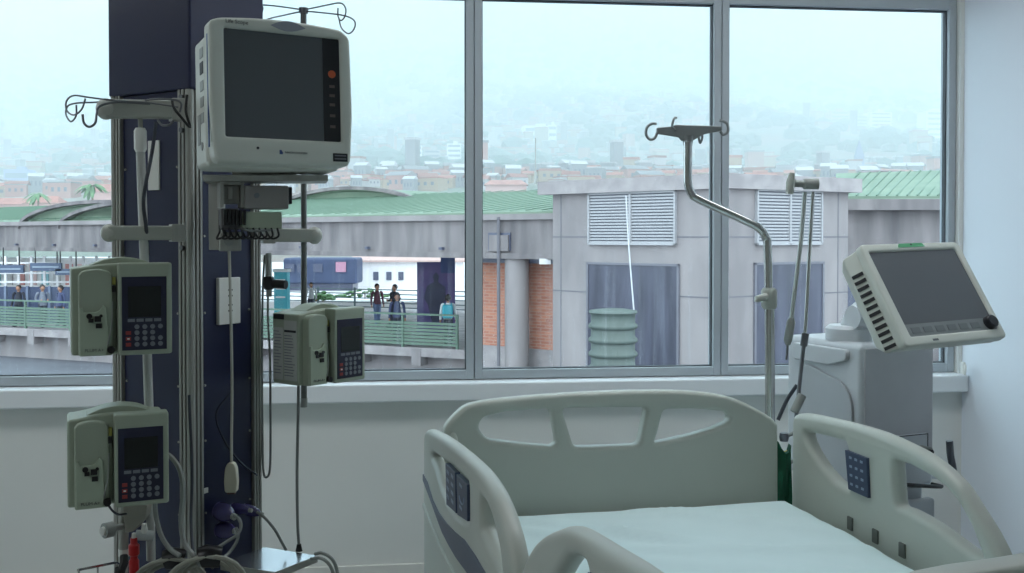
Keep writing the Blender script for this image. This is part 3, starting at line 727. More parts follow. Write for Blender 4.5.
# head side rails: (t towards the foot, height)
Lo = [(-.045, -1.02), (-.045, -.56), (-.040, -.530), (-.020, -.510), (.03, -.497), (.10, -.488), (.22, -.474), (.342, -.462), (.50, -.450), (.648, -.441), (.76, -.438), (.841, -.443), (.905, -.453), (.962, -.473), (1.01, -.500), (1.045, -.540), (1.062, -.61), (1.055, -.75), (1.0, -.95), (.96, -1.02)]
LH1 = [(.10, -.550), (.14, -.535), (.30, -.518), (.45, -.500), (.60, -.490), (.645, -.488), (.648, -.558), (.59, -.578), (.516, -.592), (.45, -.600), (.36, -.601), (.26, -.588), (.17, -.560)]
LH2 = [(.765, -.482), (.82, -.482), (.87, -.492), (.91, -.508), (.942, -.532), (.956, -.560), (.945, -.566), (.90, -.560), (.84, -.550), (.765, -.540)]
def sm(ps, n=3): return [(p.x, p.y) for p in catmull([(a, b, 0) for a, b in ps], n)]
def zz(ps): return [(a, z(b)) for a, b in ps]
rl = plate('side_rail', zz([Lo[0]] + sm(Lo[1:-1]) + [Lo[-1]]), [fillet(zz(LH1), .012, 3), fillet(zz(LH2), .012, 3)], .034, .015, BEDP, bed, lambda t, h, q: (-.035 - q, -t, h), 5)
# slate stripe
S = [(-.04, -.628), (.05, -.628), (.143, -.649), (.25, -.652), (.366, -.644), (.48, -.630), (.602, -.611), (.72, -.605), (.822, -.605), (1.0, -.62), (1.05, -.70), (.80, -.69), (.636, -.667), (.50, -.680), (.395, -.684), (.30, -.684), (.219, -.675), (.10, -.660), (-.04, -.645)]
def sideprism(name, ps, x0, x1, m, parent, bevel=.001):
    n = len(ps); b = MB()
    b.add([(x0, -t, z(h)) for t, h in ps] + [(x1, -t, z(h)) for t, h in ps], [tuple(range(n)), tuple(range(n, 2 * n))] + [(i, (i + 1) % n, n + (i + 1) % n, n + i) for i in range(n)])
    return b.build(name, m, parent, bevel=bevel)
sideprism('slate_stripe', S, -.0545, -.046, SLATE, rl)
def strip(ps, w):
    return ps + [(a, b - w) for a, b in reversed(ps)]
sideprism('moulded_ridge', strip([(-.03, -.70), (.10, -.712), (.25, -.722), (.40, -.722), (.60, -.712), (.80, -.722), (1.0, -.745)], .014), -.057, -.046, BEDP, rl, .003)
cp = sideprism('control_panel', [(.367, -.508), (.50, -.4985), (.512, -.582), (.500, -.583), (.48, -.585), (.380, -.598)], -.0560, -.044, CTRL, rl)
cp2 = sideprism('control_panel', [(.520, -.497), (.648, -.488), (.650, -.560), (.530, -.580)], -.0560, -.044, CTRL, rl)
m = MB()
for i in range(4):
    for j in range(2): m.box((-.0563, -(.405 + j * .06), z(-.520 - i * .018 + j * .005)), (.001, .03, .007))
m.build('keys', CTRLK, cp)
m = MB(); m.tube([(-.0563, -(.585 + .028 * math.cos(a)), z(-.528 + .014 * math.sin(a))) for a in [R(x) for x in range(200, 400, 20)]], .0016, 6)
for i in range(2): m.box((-.0563, -.575, z(-.508 - i * .045)), (.001, .03, .006))
m.build('keys', CTRLK, cp2)
Ro = [(-.030, -1.02), (-.030, -.535), (-.022, -.512), (.0, -.502), (.05, -.494), (.16, -.486), (.282, -.480), (.40, -.478), (.497, -.484), (.58, -.494), (.645, -.511), (.70, -.535), (.74, -.566), (.79, -.606), (.832, -.653), (.865, -.72), (.872, -.80), (.85, -.95), (.80, -1.02)]
RH1 = [(.043, -.546), (.09, -.541), (.17, -.535), (.25, -.531), (.262, -.545), (.275, -.648), (.25, -.650), (.20, -.643), (.136, -.622), (.08, -.590), (.05, -.562)]
RH2 = [(.461, -.532), (.517, -.530), (.60, -.538), (.659, -.552), (.70, -.575), (.74, -.612), (.778, -.668), (.72, -.661), (.636, -.645), (.57, -.637), (.518, -.634), (.475, -.637)]
rr = plate('side_rail', zz([Ro[0]] + sm(Ro[1:-1]) + [Ro[-1]]), [fillet(zz(RH1), .012, 3), fillet(zz(RH2), .012, 3)], .044, .018, BEDP, bed, lambda t, h, q: (1.022 + q, -t, h), 5)
cp3 = sideprism('control_panel', [(.268, -.548), (.366, -.548), (.374, -.645), (.285, -.645)], .992, 1.004, CTRL, rr)
m = MB()
for i in range(4):
    for j in range(3): m.box((.9915, -(.295 + j * .025 + i * .002), z(-.562 - i * .022)), (.001, .011, .006))
m.build('keys', CTRLK, cp3)
m = MB()
for t0 in (.285, .397, .507): MB().box((.9985, -t0, z(-.733)), (.006, .024, .034)).build('drain_slot', mat('slot_shade', (96, 100, 94), .6), rr, bevel=.002)
pass
# foot side rails
Fo = [(1.14, -1.02), (1.09, -.80), (1.078, -.65), (1.08, -.56), (1.10, -.505), (1.164, -.452), (1.23, -.417), (1.297, -.390), (1.34, -.374), (1.389, -.364), (1.504, -.351), (1.629, -.338), (1.76, -.335), (1.84, -.355), (1.87, -.42), (1.88, -.8), (1.86, -1.02)]
FH1 = [(1.235, -.60), (1.238, -.53), (1.262, -.485), (1.32, -.436), (1.365, -.405), (1.405, -.393), (1.44, -.392), (1.452, -.402), (1.455, -.55), (1.44, -.62), (1.30, -.64)]
FH2 = [(1.60, -.40), (1.78, -.39), (1.81, -.42), (1.80, -.52), (1.62, -.58)]
for sgn, x in ((1, -.035), (-1, 1.022)):
    ff = plate('side_rail', zz([Fo[0]] + sm(Fo[1:-1]) + [Fo[-1]]), [fillet(zz(FH1), .012, 3), fillet(zz(FH2), .012, 3)], .034, .015, BEDP, bed, (lambda X: (lambda t, h, q: (X - q, -t, h)))(x), 5)
    if sgn > 0: sideprism('control_panel', [(1.462, -.392), (1.57, -.384), (1.58, -.50), (1.48, -.52)], -.056, -.046, CTRL, ff)
    if sgn < 0: ff.location.z = -.28; ff.name = 'side_rail'
# chassis
m = MB()
for x in (.06, .89): m.box((x, -1.0, z(-.97)), (.05, 2.0, .06))
for y in (-.04, -1.0, -1.92): m.box((.475, y, z(-.97)), (.90, .05, .05))
m.build('chassis', GREYP, bed, bevel=.006)
MB().box2((.02, -1.92, z(-.93)), (.93, .0, z(-.885))).build('deck', GREYP, bed, bevel=.006)
for y in (-.45, -1.5): MB().box((.475, y, .30), (.3, .12, .30)).build('lift_column', GREYP, bed, bevel=.01)
m = MB(); m.box((.475, -1.0, .16), (.60, 1.7, .07)); m.build('base', GREYP, bed, bevel=.015)
for x in (.2, .75):
    for y in (-.2, -1.8):
        cst = MB().cyl((x - .015, y, .062), (x + .015, y, .062), .062, 20).build('caster', BLACK, bed)
        MB().box((x, y, .115), (.05, .05, .04)).build('fork', GREYP, cst, bevel=.004)
# mattress with fitted sheet
mt = bpy.data.objects.new('tmp', None)
def mattress():
    nx, ny = 60, 110; x0, x1, y0, y1 = .012, .972, -1.92, -.012
    random.seed(11)
    wr = [(random.uniform(.1, .9), random.uniform(-1.3, -.1), random.uniform(-.9, -.1), random.uniform(.15, .45), random.uniform(.004, .012)) for _ in range(40)]
    def top(x, y):
        e = min(x - x0, x1 - x, y - y0, y1 - y); r = .045
        d = 0 if e > r else -(r - math.sqrt(max(0, r * r - (r - e) ** 2)))
        h = 0
        for (cx, cy, an, ln, am) in wr:
            dx, dy = x - cx, y - cy; a = dx * math.cos(an) + dy * math.sin(an); b = -dx * math.sin(an) + dy * math.cos(an)
            h += am * math.exp(-(a / ln) ** 2 - (b / .026) ** 2)
        h += .002 * math.sin(9 * x + 4 * y)
        return z(-.733) + d + h * min(1, e / .05)
    m = MB(); vs = []; fs = []
    for j in range(ny + 1):
        for i in range(nx + 1):
            fx_ = i / nx; fy_ = j / ny
            # denser rows near the edges
            x = x0 + (x1 - x0) * (fx_ - math.sin(2 * math.pi * fx_) / (2 * math.pi) * .5); y = y0 + (y1 - y0) * (fy_ - math.sin(2 * math.pi * fy_) / (2 * math.pi) * .3)
            vs.append((x, y, top(x, y)))
    W_ = nx + 1
    for j in range(ny):
        for i in range(nx): fs.append((j * W_ + i, j * W_ + i + 1, (j + 1) * W_ + i + 1, (j + 1) * W_ + i))
    edge = [j * W_ for j in range(ny + 1)] + [ny * W_ + i for i in range(1, nx + 1)] + [j * W_ + nx for j in range(ny - 1, -1, -1)] + [i for i in range(nx - 1, 0, -1)]
    o = len(vs)
    for k in edge: vs.append((vs[k][0], vs[k][1], z(-.882)))
    n = len(edge)
    for k in range(n): fs.append((edge[k], edge[(k + 1) % n], o + (k + 1) % n, o + k))
    fs.append(tuple(range(o, o + n)))
    m.add(vs, fs)
    return m
t = thing('mattress', 'mattress under a pale mint fitted sheet lying on the hospital bed', 'mattress', (-.174, 2.60, 0), (0, 0, BY))
mattress().build('fitted_sheet', SHEET, t)
bpy.data.objects.remove(mt)

# ------------------------------------------------------------------ chrome drip stand behind the headboard
iv = thing('drip_stand', 'chrome drip stand with crooked neck and four hooks behind the headboard', 'drip stand', tuple(at(769.5, 520, 2.93)))
Y = 2.95
MB().tube([at(770.5, 580, Y), at(769.5, 415, Y), at(768.5, 300, Y), at(767.5, 246, Y), at(766, 238, Y), at(761, 230, Y), at(750, 223, Y), at(700, 200, Y), at(692, 194, Y), at(688.5, 186, Y), at(687.8, 176, Y), at(688, 142, Y)], .0125, 16, 5).build('tube', CHROME, iv, world=True)
MB().tube([at(770.5, 580, Y), at(769.7, 306, Y)], .0145, 16).build('outer_tube', CHROME, iv, world=True)
MB().box((.983, .04, z(-.985)), (.05, .28, .03)).build('stand_bracket', GREYP, bed, bevel=.004)
cl = MB().tube([at(769, 288, Y), at(769, 291, Y), at(769.2, 306, Y), at(769.2, 309, Y)], [.018, .0235, .0235, .018], 16).build('clamp', mat('clamp_beige', (176, 180, 172), .4), iv, world=True)
MB().tube([at(766, 297, Y - .02), at(757, 299, Y - .04), at(756, 302, Y - .04)], [.012, .010, .006], 10).build('clamp_lever', mat('clamp_beige', (176, 180, 172), .4), cl, world=True)
hm = mat('hook_grey', (136, 140, 140), .45, metal=.2)
b = MB(); cx = at(687.5, 133, Y)
def q(u, v, dy=0): p = at(u, v, Y); p.y += dy; return p
b.slab([q(657, 127.5), q(673, 126.3), q(675, 124.5), q(701, 125.3), q(722, 126), q(722, 130.5), q(705, 134), q(693, 140.5), q(682, 140.5), q(679, 137), q(668, 135), q(657, 133.5)], (0, .018, 0))
b.build('crossbar', hm, iv, world=True, bevel=.003)
MB().tube([at(687.8, 136, Y + .009), at(688, 146, Y + .009)], [.017, .0135], 16).build('hub', hm, iv, world=True)
def hook(ps, r=.004): return MB().tube([q(*p) for p in ps], r, 8, 5).build('hook', hm, iv, world=True)
hook([(658, 132, .009), (655, 138, .009), (650, 139, .009), (646.5, 134, .009), (647.5, 127, .009), (652, 123.5, .009), (657, 123.5, .009)])
hook([(721, 131, .009), (724, 134.5, .009), (728.5, 131, .009), (728, 124, .009), (724, 121, .009), (720, 120, .009)])
hook([(675, 130, -.0), (670, 128, -.04), (670, 123, -.06), (672, 120, -.05), (674, 119.5, -.04)], .0036)
hook([(700, 128, .01), (702, 136, .05), (704, 141, .06), (706, 136, .06), (705, 130, .05)], .0036)

# ------------------------------------------------------------------ ventilator
vy = R(23)
ve = thing('ventilator', 'white hospital ventilator on trolley with tilted dark screen beside bed', 'ventilator', (1.05, 3.0, 0), (0, 0, vy))
zt = EYE - .327
MB().box2((0, 0, .62), (.295, .35, zt)).build('cabinet', VENTP, ve, bevel=.018, seg=4)
MB().box2((.012, -.004, .70), (.283, .01, zt - .012)).build('front_cover', mat('cover_grey', (190, 190, 194), .45), ve, bevel=.004)
MB().box2((.02, .02, .30), (.27, .33, .62)).build('lower_cabinet', VENTG, ve, bevel=.012)
m = MB(); m.box2((-.03, -.06, .10), (.33, .42, .16)); m.build('trolley_base', VENTG, ve, bevel=.02)
m = MB().box2((.10, .13, .15), (.20, .23, .31)); m.build('trolley_column', VENTG, ve, bevel=.01)
for x in (0, .3):
    for y in (-.03, .39):
        cst = MB().cyl((x - .014, y, .05), (x + .014, y, .05), .05, 18).build('caster', BLACK, ve)
# moulded flap on the flank seen from the bed
MB().prism(fillet([(.03, zt - .075), (.20, zt - .075), (.28, zt - .052), (.28, zt - .02), (.03, zt - .02)], .012, 3), 0, .018).build('flap', VENTP, ve, bevel=.004)
fl = bpy.data.objects['flap']; fl.rotation_euler = (0, 0, R(-90)); fl.location = (-.018 + .018, .34, 0)
fl.location = (-.016, .33, 0)
MB().prism(fillet([(.06, -.45 + EYE), (.10, -.36 + EYE - .05), (.27, -.40 + EYE - .05), (.31, -.50 + EYE), (.31, -.75 + EYE), (.06, -.75 + EYE)], .03, 4), 0, .01).build('flank_panel', VENTG, ve, bevel=.004)
fp = bpy.data.objects['flank_panel']; fp.rotation_euler = (0, 0, R(-90)); fp.location = (-.01, .34, 0)
# gas panel with connectors low on the front
gz = EYE - .66
gp = MB().box2((.115, -.012, gz - .035), (.255, .0, gz + .05)).build('outlet_panel', VENTP, ve, bevel=.002)
MB().tube([(.117, -.013, gz - .033), (.117, -.013, gz + .048), (.253, -.013, gz + .048), (.253, -.013, gz - .033)], .0018, 6, closed=True).build('panel_outline', DARKP, gp)
for x, r in ((.190, .013), (.228, .015)):
    c_ = MB().cyl((x, -.045, gz), (x, -.01, gz), r, 16).build('connector', GREYP, gp); MB().cyl((x, -.055, gz), (x, -.044, gz), r * .55, 12).build('port', DARKP, c_)
MB().box((.16, -.014, gz + .005), (.03, .004, .02)).build('label', LABELG, gp)
hd = MB().tube([(.13, -.012, gz - .09), (.13, -.05, gz - .09), (.27, -.05, gz - .11), (.27, -.012, gz - .11)], .006, 8, 4).build('front_handle', DARKP, ve)
MB().box2((.15, -.03, gz - .25), (.27, 0, gz - .15)).build('filter_housing', VENTG, ve, bevel=.01)
# small coloured connectors behind the headboard end
# swivel neck
nb = at(853, 338, 3.12); 
nk = MB().lathe([(0, .0), (.070, .0), (.070, .036), (.060, .046), (0, .046)], (.075, .14, zt)).build('neck_base', VENTP, ve)
MB().tube([(.09, .14, zt + .04), (.085, .10, zt + .085), (.09, .03, zt + .12), (.11, -.08, zt + .15)], [.038, .042, .036, .034], 16, 4).build('neck_arm', VENTP, ve)
MB().cyl((.045, .09, zt + .075), (.125, .09, zt + .075), .036, 20).build('neck_joint', VENTP, ve)
# display unit, a tilted panel
sc = thing('display_unit', None, None, (0, 0, 0), (0, 0, 0)); sc.parent = ve
P = Vector((1.206, 2.857, EYE - .156)); loc = parent_matrix(ve).inverted() @ P
sc.location = loc; sc.rotation_mode = 'YXZ'; sc.rotation_euler = Euler((R(-32), R(-1.9), 0), 'YXZ')
w2, h2 = .196, .163
bz = fillet([(-w2, -h2), (w2 * .985, -h2), (w2 * .97, h2 * .98), (-w2 * .98, h2)], .018, 5)
bl = plate('display_bezel', bz, [fillet([(-.160, -.133), (.172, -.133), (.166, .136), (-.168, .136)], .005, 2)], .03, .007, PLASTIC, sc, lambda x, y, q: (x, q + .015, y), 3)
m = MB(); A4 = [(-.192, -.158), (.19, -.158), (.186, .156), (-.19, .156)]; B4 = [(-.213, -.150), (.20, -.150), (.20, .150), (-.213, .150)]; C4 = [(-.198, -.12), (.18, -.12), (.18, .13), (-.198, .13)]
m.add([(a, .022, b) for a, b in A4] + [(a, .064, b) for a, b in B4] + [(a, .10, b) for a, b in C4], [(0, 1, 2, 3), (8, 9, 10, 11)] + [(k * 4 + i, k * 4 + (i + 1) % 4, k * 4 + 4 + (i + 1) % 4, k * 4 + 4 + i) for k in (0, 1) for i in range(4)])
hs_ = m.build('display_back', PLASTIC, sc, bevel=.006, seg=3)
MB().prism([(-.161, -.134), (.173, -.134), (.172, -.096), (-.162, -.096)], .004, .02).build('button_bar', mat('bar_grey', (128, 134, 134), .5), sc)
MB().prism([(-.162, -.095), (.172, -.095), (.167, .137), (-.169, .137)], .006, .02).build('screen', SCREEN, sc)
m = MB()
for i in range(6): m.box((-.130 + i * .045, .0035, -.116), (.032, .001, .018))
m.build('buttons', mat('bar_button', (112, 118, 120), .5), sc)
MB().tube([(.152, .006, -.113), (.152, -.012, -.113), (.152, -.015, -.113)], [.021, .0195, .016], 24).build('control_knob', mat('knob_black', (24, 26, 34), .35), sc)
MB().prism(fillet([(-.055, .146), (.050, .146), (.042, .1585), (-.048, .1585)], .003, 2), -.0012, .004).build('green_lamp', GREEN, sc)
MB().cyl((-.002, -.002, .154), (-.002, 0, .154), .003, 10).build('lamp_dot', DARKP, sc)
m = MB()
for i in range(12):
    zc = .085 - i * .0205
    m.box((-.2035, .044, zc), (.004, .034, .0095), rot=(R(0), 0, R(27)))
m.build('vent_slots', DARKP, sc)
MB().box((-.08, -.0005, -.150), (.02, .001, .006)).build('label', LABELG, sc)
# hose support arm
ha = thing('hose_support_arm', 'thin jointed steel hose support arm standing up from the ventilator', 'support arm', tuple(at(799, 400, 2.92)))
Y = 2.95
MB().tube([at(796, 420, Y - .04), at(798, 400, Y - .03), at(802, 360, Y), at(805, 335, Y)], .006, 12).build('lower_rod', STEEL, ha, world=True)
MB().tube([at(803.5, 346, Y), at(805.5, 333, Y)], .011, 12).build('joint', STEEL, ha, world=True)
MB().tube([at(805, 335, Y), at(809, 260, Y), at(813, 192, Y)], .0055, 12).build('upper_rod', CHROME, ha, world=True)
MB().tube([at(805, 192, Y), at(801, 240, Y), at(791, 322, Y)], .0062, 12).build('hanging_rod', mat('rod_pale', (190, 196, 192), .3, metal=.4), ha, world=True)
MB().tube([at(791.5, 318, Y), at(791, 322, Y), at(788, 340, Y), at(787.5, 345, Y)], [.008, .0125, .0125, .007], 12).build('grip', GREYP, ha, world=True)
MB().tube([at(787.5, 345, Y), at(786.5, 360, Y)], .004, 8).build('tip', STEEL, ha, world=True)
MB().tube([at(790, 183, Y), at(803, 184, Y), at(804, 184, Y), at(818, 184, Y)], [.012, .010, .016, .016], 14).build('clamp_body', GREYP, ha, world=True)
MB().tube([at(792, 173, Y - .01), at(790.5, 182, Y - .01), at(789.5, 194, Y - .01)], [.008, .013, .011], 12).build('clamp_jaw', mat('clamp_beige', (176, 180, 172), .4), ha, world=True)
MB().tube([at(794, 412, Y - .04), at(802, 395, Y - .03)], .013, 12).build('base_socket', GREYP, ha, world=True)
# hook bar low on the wall side
hk = thing('trolley_handle', 'short dark grey upright lever beside the ventilator near the right wall', 'lever', tuple(at(953, 476, 3.25)))
MB().tube([at(949.5, 441, 3.25), at(950.5, 455, 3.25), at(953, 468, 3.25), at(954, 478, 3.25)], .0115, 12, 4).build('grip', mat('lever_grey', (88, 92, 98), .45), hk, world=True)
MB().tube([at(954, 476, 3.25), at(952, 479, 3.28), at(930, 477, 3.30), at(905, 476, 3.30)], .005, 12, 4).build('bracket_rod', VENTP, hk, world=True)
# coloured things at the right end of the headboard
def small(name, label, cat, ps, r, m, grp=None):
    if name != 'dark_cable': return tag(MB().tube([at(*p) for p in ps], r, 10, 4).build(name, m, ve, world=True), label)
    return tag(MB().tube([at(*p) for p in ps], r, 10, 4).build(name, m, None), label, cat, grp)
small('dark_cable', 'dark cable slanting behind the ventilator side by the headboard', 'cable', [(797, 385, 2.98), (787, 400, 2.98), (778, 420, 2.97)], .006, CABLED)
small('yellow_tube', 'yellow tube hooked between headboard and right side rail', 'tube', [(788, 452, 2.95), (782, 455, 2.95), (778, 462, 2.96), (784, 470, 2.95), (780, 478, 2.96)], .007, YEL)
small('orange_strap', 'orange strap beside the right end of the headboard', 'strap', [(781, 458, 2.99), (782, 475, 2.99), (781, 500, 2.99)], .010, mat('orange_strap', (206, 150, 90), .6))
kb = thing('hose_fitting', 'upper grey round hose fitting on ventilator flank by the headboard', 'fitting', tuple(at(784, 437, 2.95)), group='hose fittings')
MB().lathe([(0, .012), (.012, .012), (.014, 0), (.012, -.012), (0, -.012)]).build('body', mat('fitting_grey', (110, 112, 122), .4), kb); MB().cyl((0, 0, 0), (.04, .02, .01), .006, 10).build('stem', GREYP, kb)
kb = thing('hose_fitting', 'lower grey round hose fitting on ventilator flank by the headboard', 'fitting', tuple(at(784, 465, 2.95)), group='hose fittings')
MB().lathe([(0, .012), (.012, .012), (.014, 0), (.012, -.012), (0, -.012)]).build('body', mat('fitting_grey', (110, 112, 122), .4), kb); MB().cyl((0, 0, 0), (.04, .02, .01), .006, 10).build('stem', GREYP, kb)
g = MB(); random.seed(5)
vs = []; fs = []; nx_, nz_ = 8, 14
for side in (0, 1):
    for j in range(nz_ + 1):
        for i in range(nx_ + 1):
            x = .748 + .075 * i / nx_; zz_ = EYE - .62 - .30 * j / nz_ - .02 * math.cos(i); y = 2.93 + (.03 if side else 0) + .008 * math.sin(i * 1.7 + j * .5)
            vs.append((x, y, zz_))
for side in (0, 1):
    o = side * (nx_ + 1) * (nz_ + 1)
    for j in range(nz_):
        for i in range(nx_): fs.append((o + j * (nx_ + 1) + i, o + j * (nx_ + 1) + i + 1, o + (j + 1) * (nx_ + 1) + i + 1, o + (j + 1) * (nx_ + 1) + i))
n_ = (nx_ + 1) * (nz_ + 1); ring = [i for i in range(nx_ + 1)] + [j * (nx_ + 1) + nx_ for j in range(1, nz_ + 1)] + [nz_ * (nx_ + 1) + i for i in range(nx_ - 1, -1, -1)] + [j * (nx_ + 1) for j in range(nz_ - 1, 0, -1)]
for k in range(len(ring)): a, b = ring[k], ring[(k + 1) % len(ring)]; fs.append((a, b, n_ + b, n_ + a))
g.add(vs, fs)
tag(g.build('green_cloth', GRN, None), 'dark green cloth bag hanging behind the right end of the headboard', 'bag')
# ------------------------------------------------------------------ outside: the station and the concrete building
def ex(x, y, rel): return Vector((x, y, EYE + rel))
GZ = -5.0
struct('ground', MB().box2((-160, 5.2, EYE + GZ - .3), (160, 75, EYE + GZ)), ROAD)
struct('path', MB().slab([ex(-60, 52, -3.4), ex(60, 52, -3.4), ex(60, 130, -3.4), ex(-60, 130, -3.4)], (0, 0, -.4)), PLAZA)
# beam line of the station: P0 right end, direction leftwards
B0 = Vector((1.35, 28.1, 0)); BD = Vector((-22.3, 16, 0)).normalized(); BN = Vector((BD.y, -BD.x, 0)); BN = BN if BN.y > 0 else -BN
def bp(s, n, rel): p = B0 + BD * s + BN * n; return Vector((p.x, p.y, EYE + rel))
def bbox(m, s0, s1, n0, n1, r0, r1): return m.slab([bp(s0, n0, r0), bp(s1, n0, r0), bp(s1, n0, r1), bp(s0, n0, r1)], bp(0, n1, 0) - bp(0, n0, 0))
stn = thing('station_building', 'long concrete station building with green ribbed roof and arched eaves', 'station', tuple(bp(15, 4, GZ)))
L_ = 46
bbox(MB(), 0, L_, 0, .5, -.66, .50).build('fascia_beam', CONCD, stn, world=True, smooth=False)
m = MB(); bbox(m, 0, L_, -.12, .0, .47, .64); m.build('gutter', CONC, stn, world=True, smooth=False)
m = MB(); bbox(m, 0, L_, -.08, .0, -.66, -.50); m.build('lower_ledge', CONCD, stn, world=True, smooth=False)
for k in range(13):
    s = 4.2 + k * 3.1; bbox(MB(), s, s + .12, -.14, -.0, -.42, -.34).build('drain_spout', WINDK, stn, world=True)
# roof: one long slope with standing seams
rf_ = MB(); r0, r1, nb_ = .62, 1.62, 7.5
rf_.slab([bp(-.2, -.1, r0), bp(L_, -.1, r0 - .1), bp(L_, nb_, r1 - .1), bp(-.2, nb_, r1)], (0, 0, .08))
roof = rf_.build('roof', ROOFG, stn, world=True, smooth=False)
m = MB(); s = 0
while s < L_:
    a = bp(s, -.1, r0 + .12); b = bp(max(s - 1.3, -.2), nb_, r1 + .12); m.tube([a, b], .02, 4); s += .55
m.build('roof_seams', ROOFS, roof, world=True)
bbox(MB(), -.2, L_, nb_ - .2, nb_, r1 - 1.6, r1 - .04).build('rear_wall', CONCD, stn, world=True, smooth=False)
def s_at(u):
    a = (u - 512) / F; return (a * B0.y - B0.x) / (BD.x - a * BD.y)
# barrel vault ends sticking up through the slope
def vault(px0, px1, vtop, extra, nof=0):
    def s_at(u):
        a = (u - 512) / F; bx = B0.x + BN.x * nof; by = B0.y + BN.y * nof
        return (a * by - bx) / (BD.x - a * BD.y)
    s0, s1 = s_at(px1), s_at(px0); c = (s0 + s1) / 2; hw = (s1 - s0) / 2
    yc = (B0 + BD * c + BN * nof).y; top = (236 - vtop) / 1000 * yc
    arc = [(c + hw * math.cos(a), .45 + (top - .45) * math.sin(a)) for a in [math.pi * extra * i / 24 for i in range(25)]]
    def shell(r, n0, n1, th, ma, name, par):
        nonlocal arc
        m = MB(); vs = []; fs = []
        for k, nn in enumerate((n0, n1)):
            for (s_, h_) in arc: vs.append(bp(s_, nn + nof, h_ + r))
        for k, nn in enumerate((n0, n1)):
            for (s_, h_) in arc: vs.append(bp(s_, nn + nof, h_ + r - th))
        q = len(arc)
        for i in range(q - 1):
            fs += [(i, i + 1, q + i + 1, q + i), (2 * q + i, 2 * q + i + 1, 3 * q + i + 1, 3 * q + i), (i, i + 1, 2 * q + i + 1, 2 * q + i), (q + i, q + i + 1, 3 * q + i + 1, 3 * q + i)]
        m.add(vs, fs); return m.build(name, ma, par, world=True)
    o = shell(0, -.1, .2, .14, CONCD, 'arched_eave', stn)
    o2 = shell(-.06, .3, 7.4 if extra == 1 else 1.6, .12, ROOFG, 'vault_roof', stn)
    if extra < 1:
        full = arc; arc = [(c + hw * math.cos(a), .45 + (top - .45) * math.sin(a)) for a in [math.pi * (extra + .2) * i / 24 for i in range(25)]]
        shell(-.06, 1.6, 7.4, .12, ROOFG, 'vault_roof', stn); arc = full
    # tympanum behind the eave
    n = len(arc); m = MB(); m.slab([bp(s_, .25 + nof, h_ - .2) for s_, h_ in arc], BN * .1); m.build('vault_end', ROOFG, stn, world=True, smooth=False)
vault(262, 440, 186.5, 1, 6.4)
vault(20, 185, 200, 1)
vault(60, 250, 199, 1)
# round pillar, brick bays
def s_at(u):
    a = (u - 512) / F; return (a * B0.y - B0.x) / (BD.x - a * BD.y)
sc_ = s_at(510)
for u, r in ((510, .36),):
    p = bp(s_at(u), .35, 0); m = MB(); m.cyl((p.x, p.y, EYE + GZ), (p.x, p.y, EYE - .66), r, 28); m.build('pillar', CONC, stn, world=True)
m = MB(); bbox(m, s_at(523), s_at(485), .06 - .1, .06, -.05, .0 - .30); 
s0, s1 = s_at(553), s_at(437)
bbox(MB(), -.2, s_at(455), .9, 1.2, GZ, -.66).build('brick_wall', BRICK, stn, world=True, smooth=False)
bbox(MB(), -.2, s_at(455), .8, .9, GZ, -3.35).build('plinth', CONCL, stn, world=True, smooth=False)
bbox(MB(), -.2, s_at(455), .5, 1.2, -.80, -.66).build('lintel', WINDK, stn, world=True, smooth=False)
m = MB(); bbox(m, s_at(511), s_at(489), -.04, .0, -.42, .10); m.build('recess', WINDK, stn, world=True, smooth=False)
m = MB(); bbox(m, s_at(500), s_at(491), -.10, -.03, -.44, .03); bbox(m, s_at(510), s_at(502), -.10, -.03, -.44, .03); m.build('bracket_block', CONCD, stn, world=True, smooth=False)
m = MB(); p = bp(s_at(501), -.12, 0); m.cyl((p.x, p.y, EYE - 3.8), (p.x, p.y, EYE + .55), .05, 10); m.build('downpipe', SEAM, stn, world=True)
p0 = bp(s_at(546), -.05, -.72); MB().box(tuple(p0), (.32, .12, .16)).build('wall_lamp', BWHITE, stn, world=True)

# platform and green railings
RA = Vector((-1.95, 33, 0)); RD = Vector((-19.05, 8, 0)).normalized(); RN = Vector((-RD.y, RD.x, 0)); RN = RN if RN.y > 0 else -RN
def rp(s, n, rel): p = RA + RD * s + RN * n; return Vector((p.x, p.y, EYE + rel))
def rbox(m, s0, s1, n0, n1, a, b): return m.slab([rp(s0, n0, a), rp(s1, n0, a), rp(s1, n0, b), rp(s0, n0, b)], rp(0, n1, 0) - rp(0, n0, 0))
plat = thing('station_platform', 'raised concrete station platform under the green railing', 'platform', tuple(rp(12, 6, GZ)))
rbox(MB(), -3.2, 34, 0, 17, -4.05, -3.75).build('platform_slab', CONCL, plat, world=True, smooth=False)
rbox(MB(), -3.2, 34, .5, 16, GZ, -4.05).build('platform_base', CONC, plat, world=True, smooth=False)
m = MB()
for k in range(16): rbox(m, -1 + k * 2.2, -1 + k * 2.2 + .35, -.02, .5, -4.35, -3.78)
m.build('slab_bracket', CONC, plat, world=True, smooth=False)
def s_r(u): a = (u - 512) / F; return (a * RA.y - RA.x) / (RD.x - a * RD.y)
def railing(s0, s1, label):
    t = thing('platform_railing', label, 'railing', tuple(rp((s0 + s1) / 2, .1, -3.75)), group='platform railings')
    m = MB(); n = 7
    for i in range(n):
        a = -3.66 + i * .115; rbox(m, s0, s1, .05, .09, a, a + .085)
    m.build('slats', RAILG, t, world=True, smooth=False)
    m = MB(); rbox(m, s0, s1, .02, .12, -2.66, -2.60); m.build('handrail', RAILG, t, world=True, smooth=False)
    s = s0
    while s <= s1 + .01:
        m = MB(); rbox(m, s - .035, s + .035, .03, .13, -3.9, -2.6); m.build('post', RAILG, t, world=True, smooth=False); s += (s1 - s0) / max(1, round((s1 - s0) / 2.2))
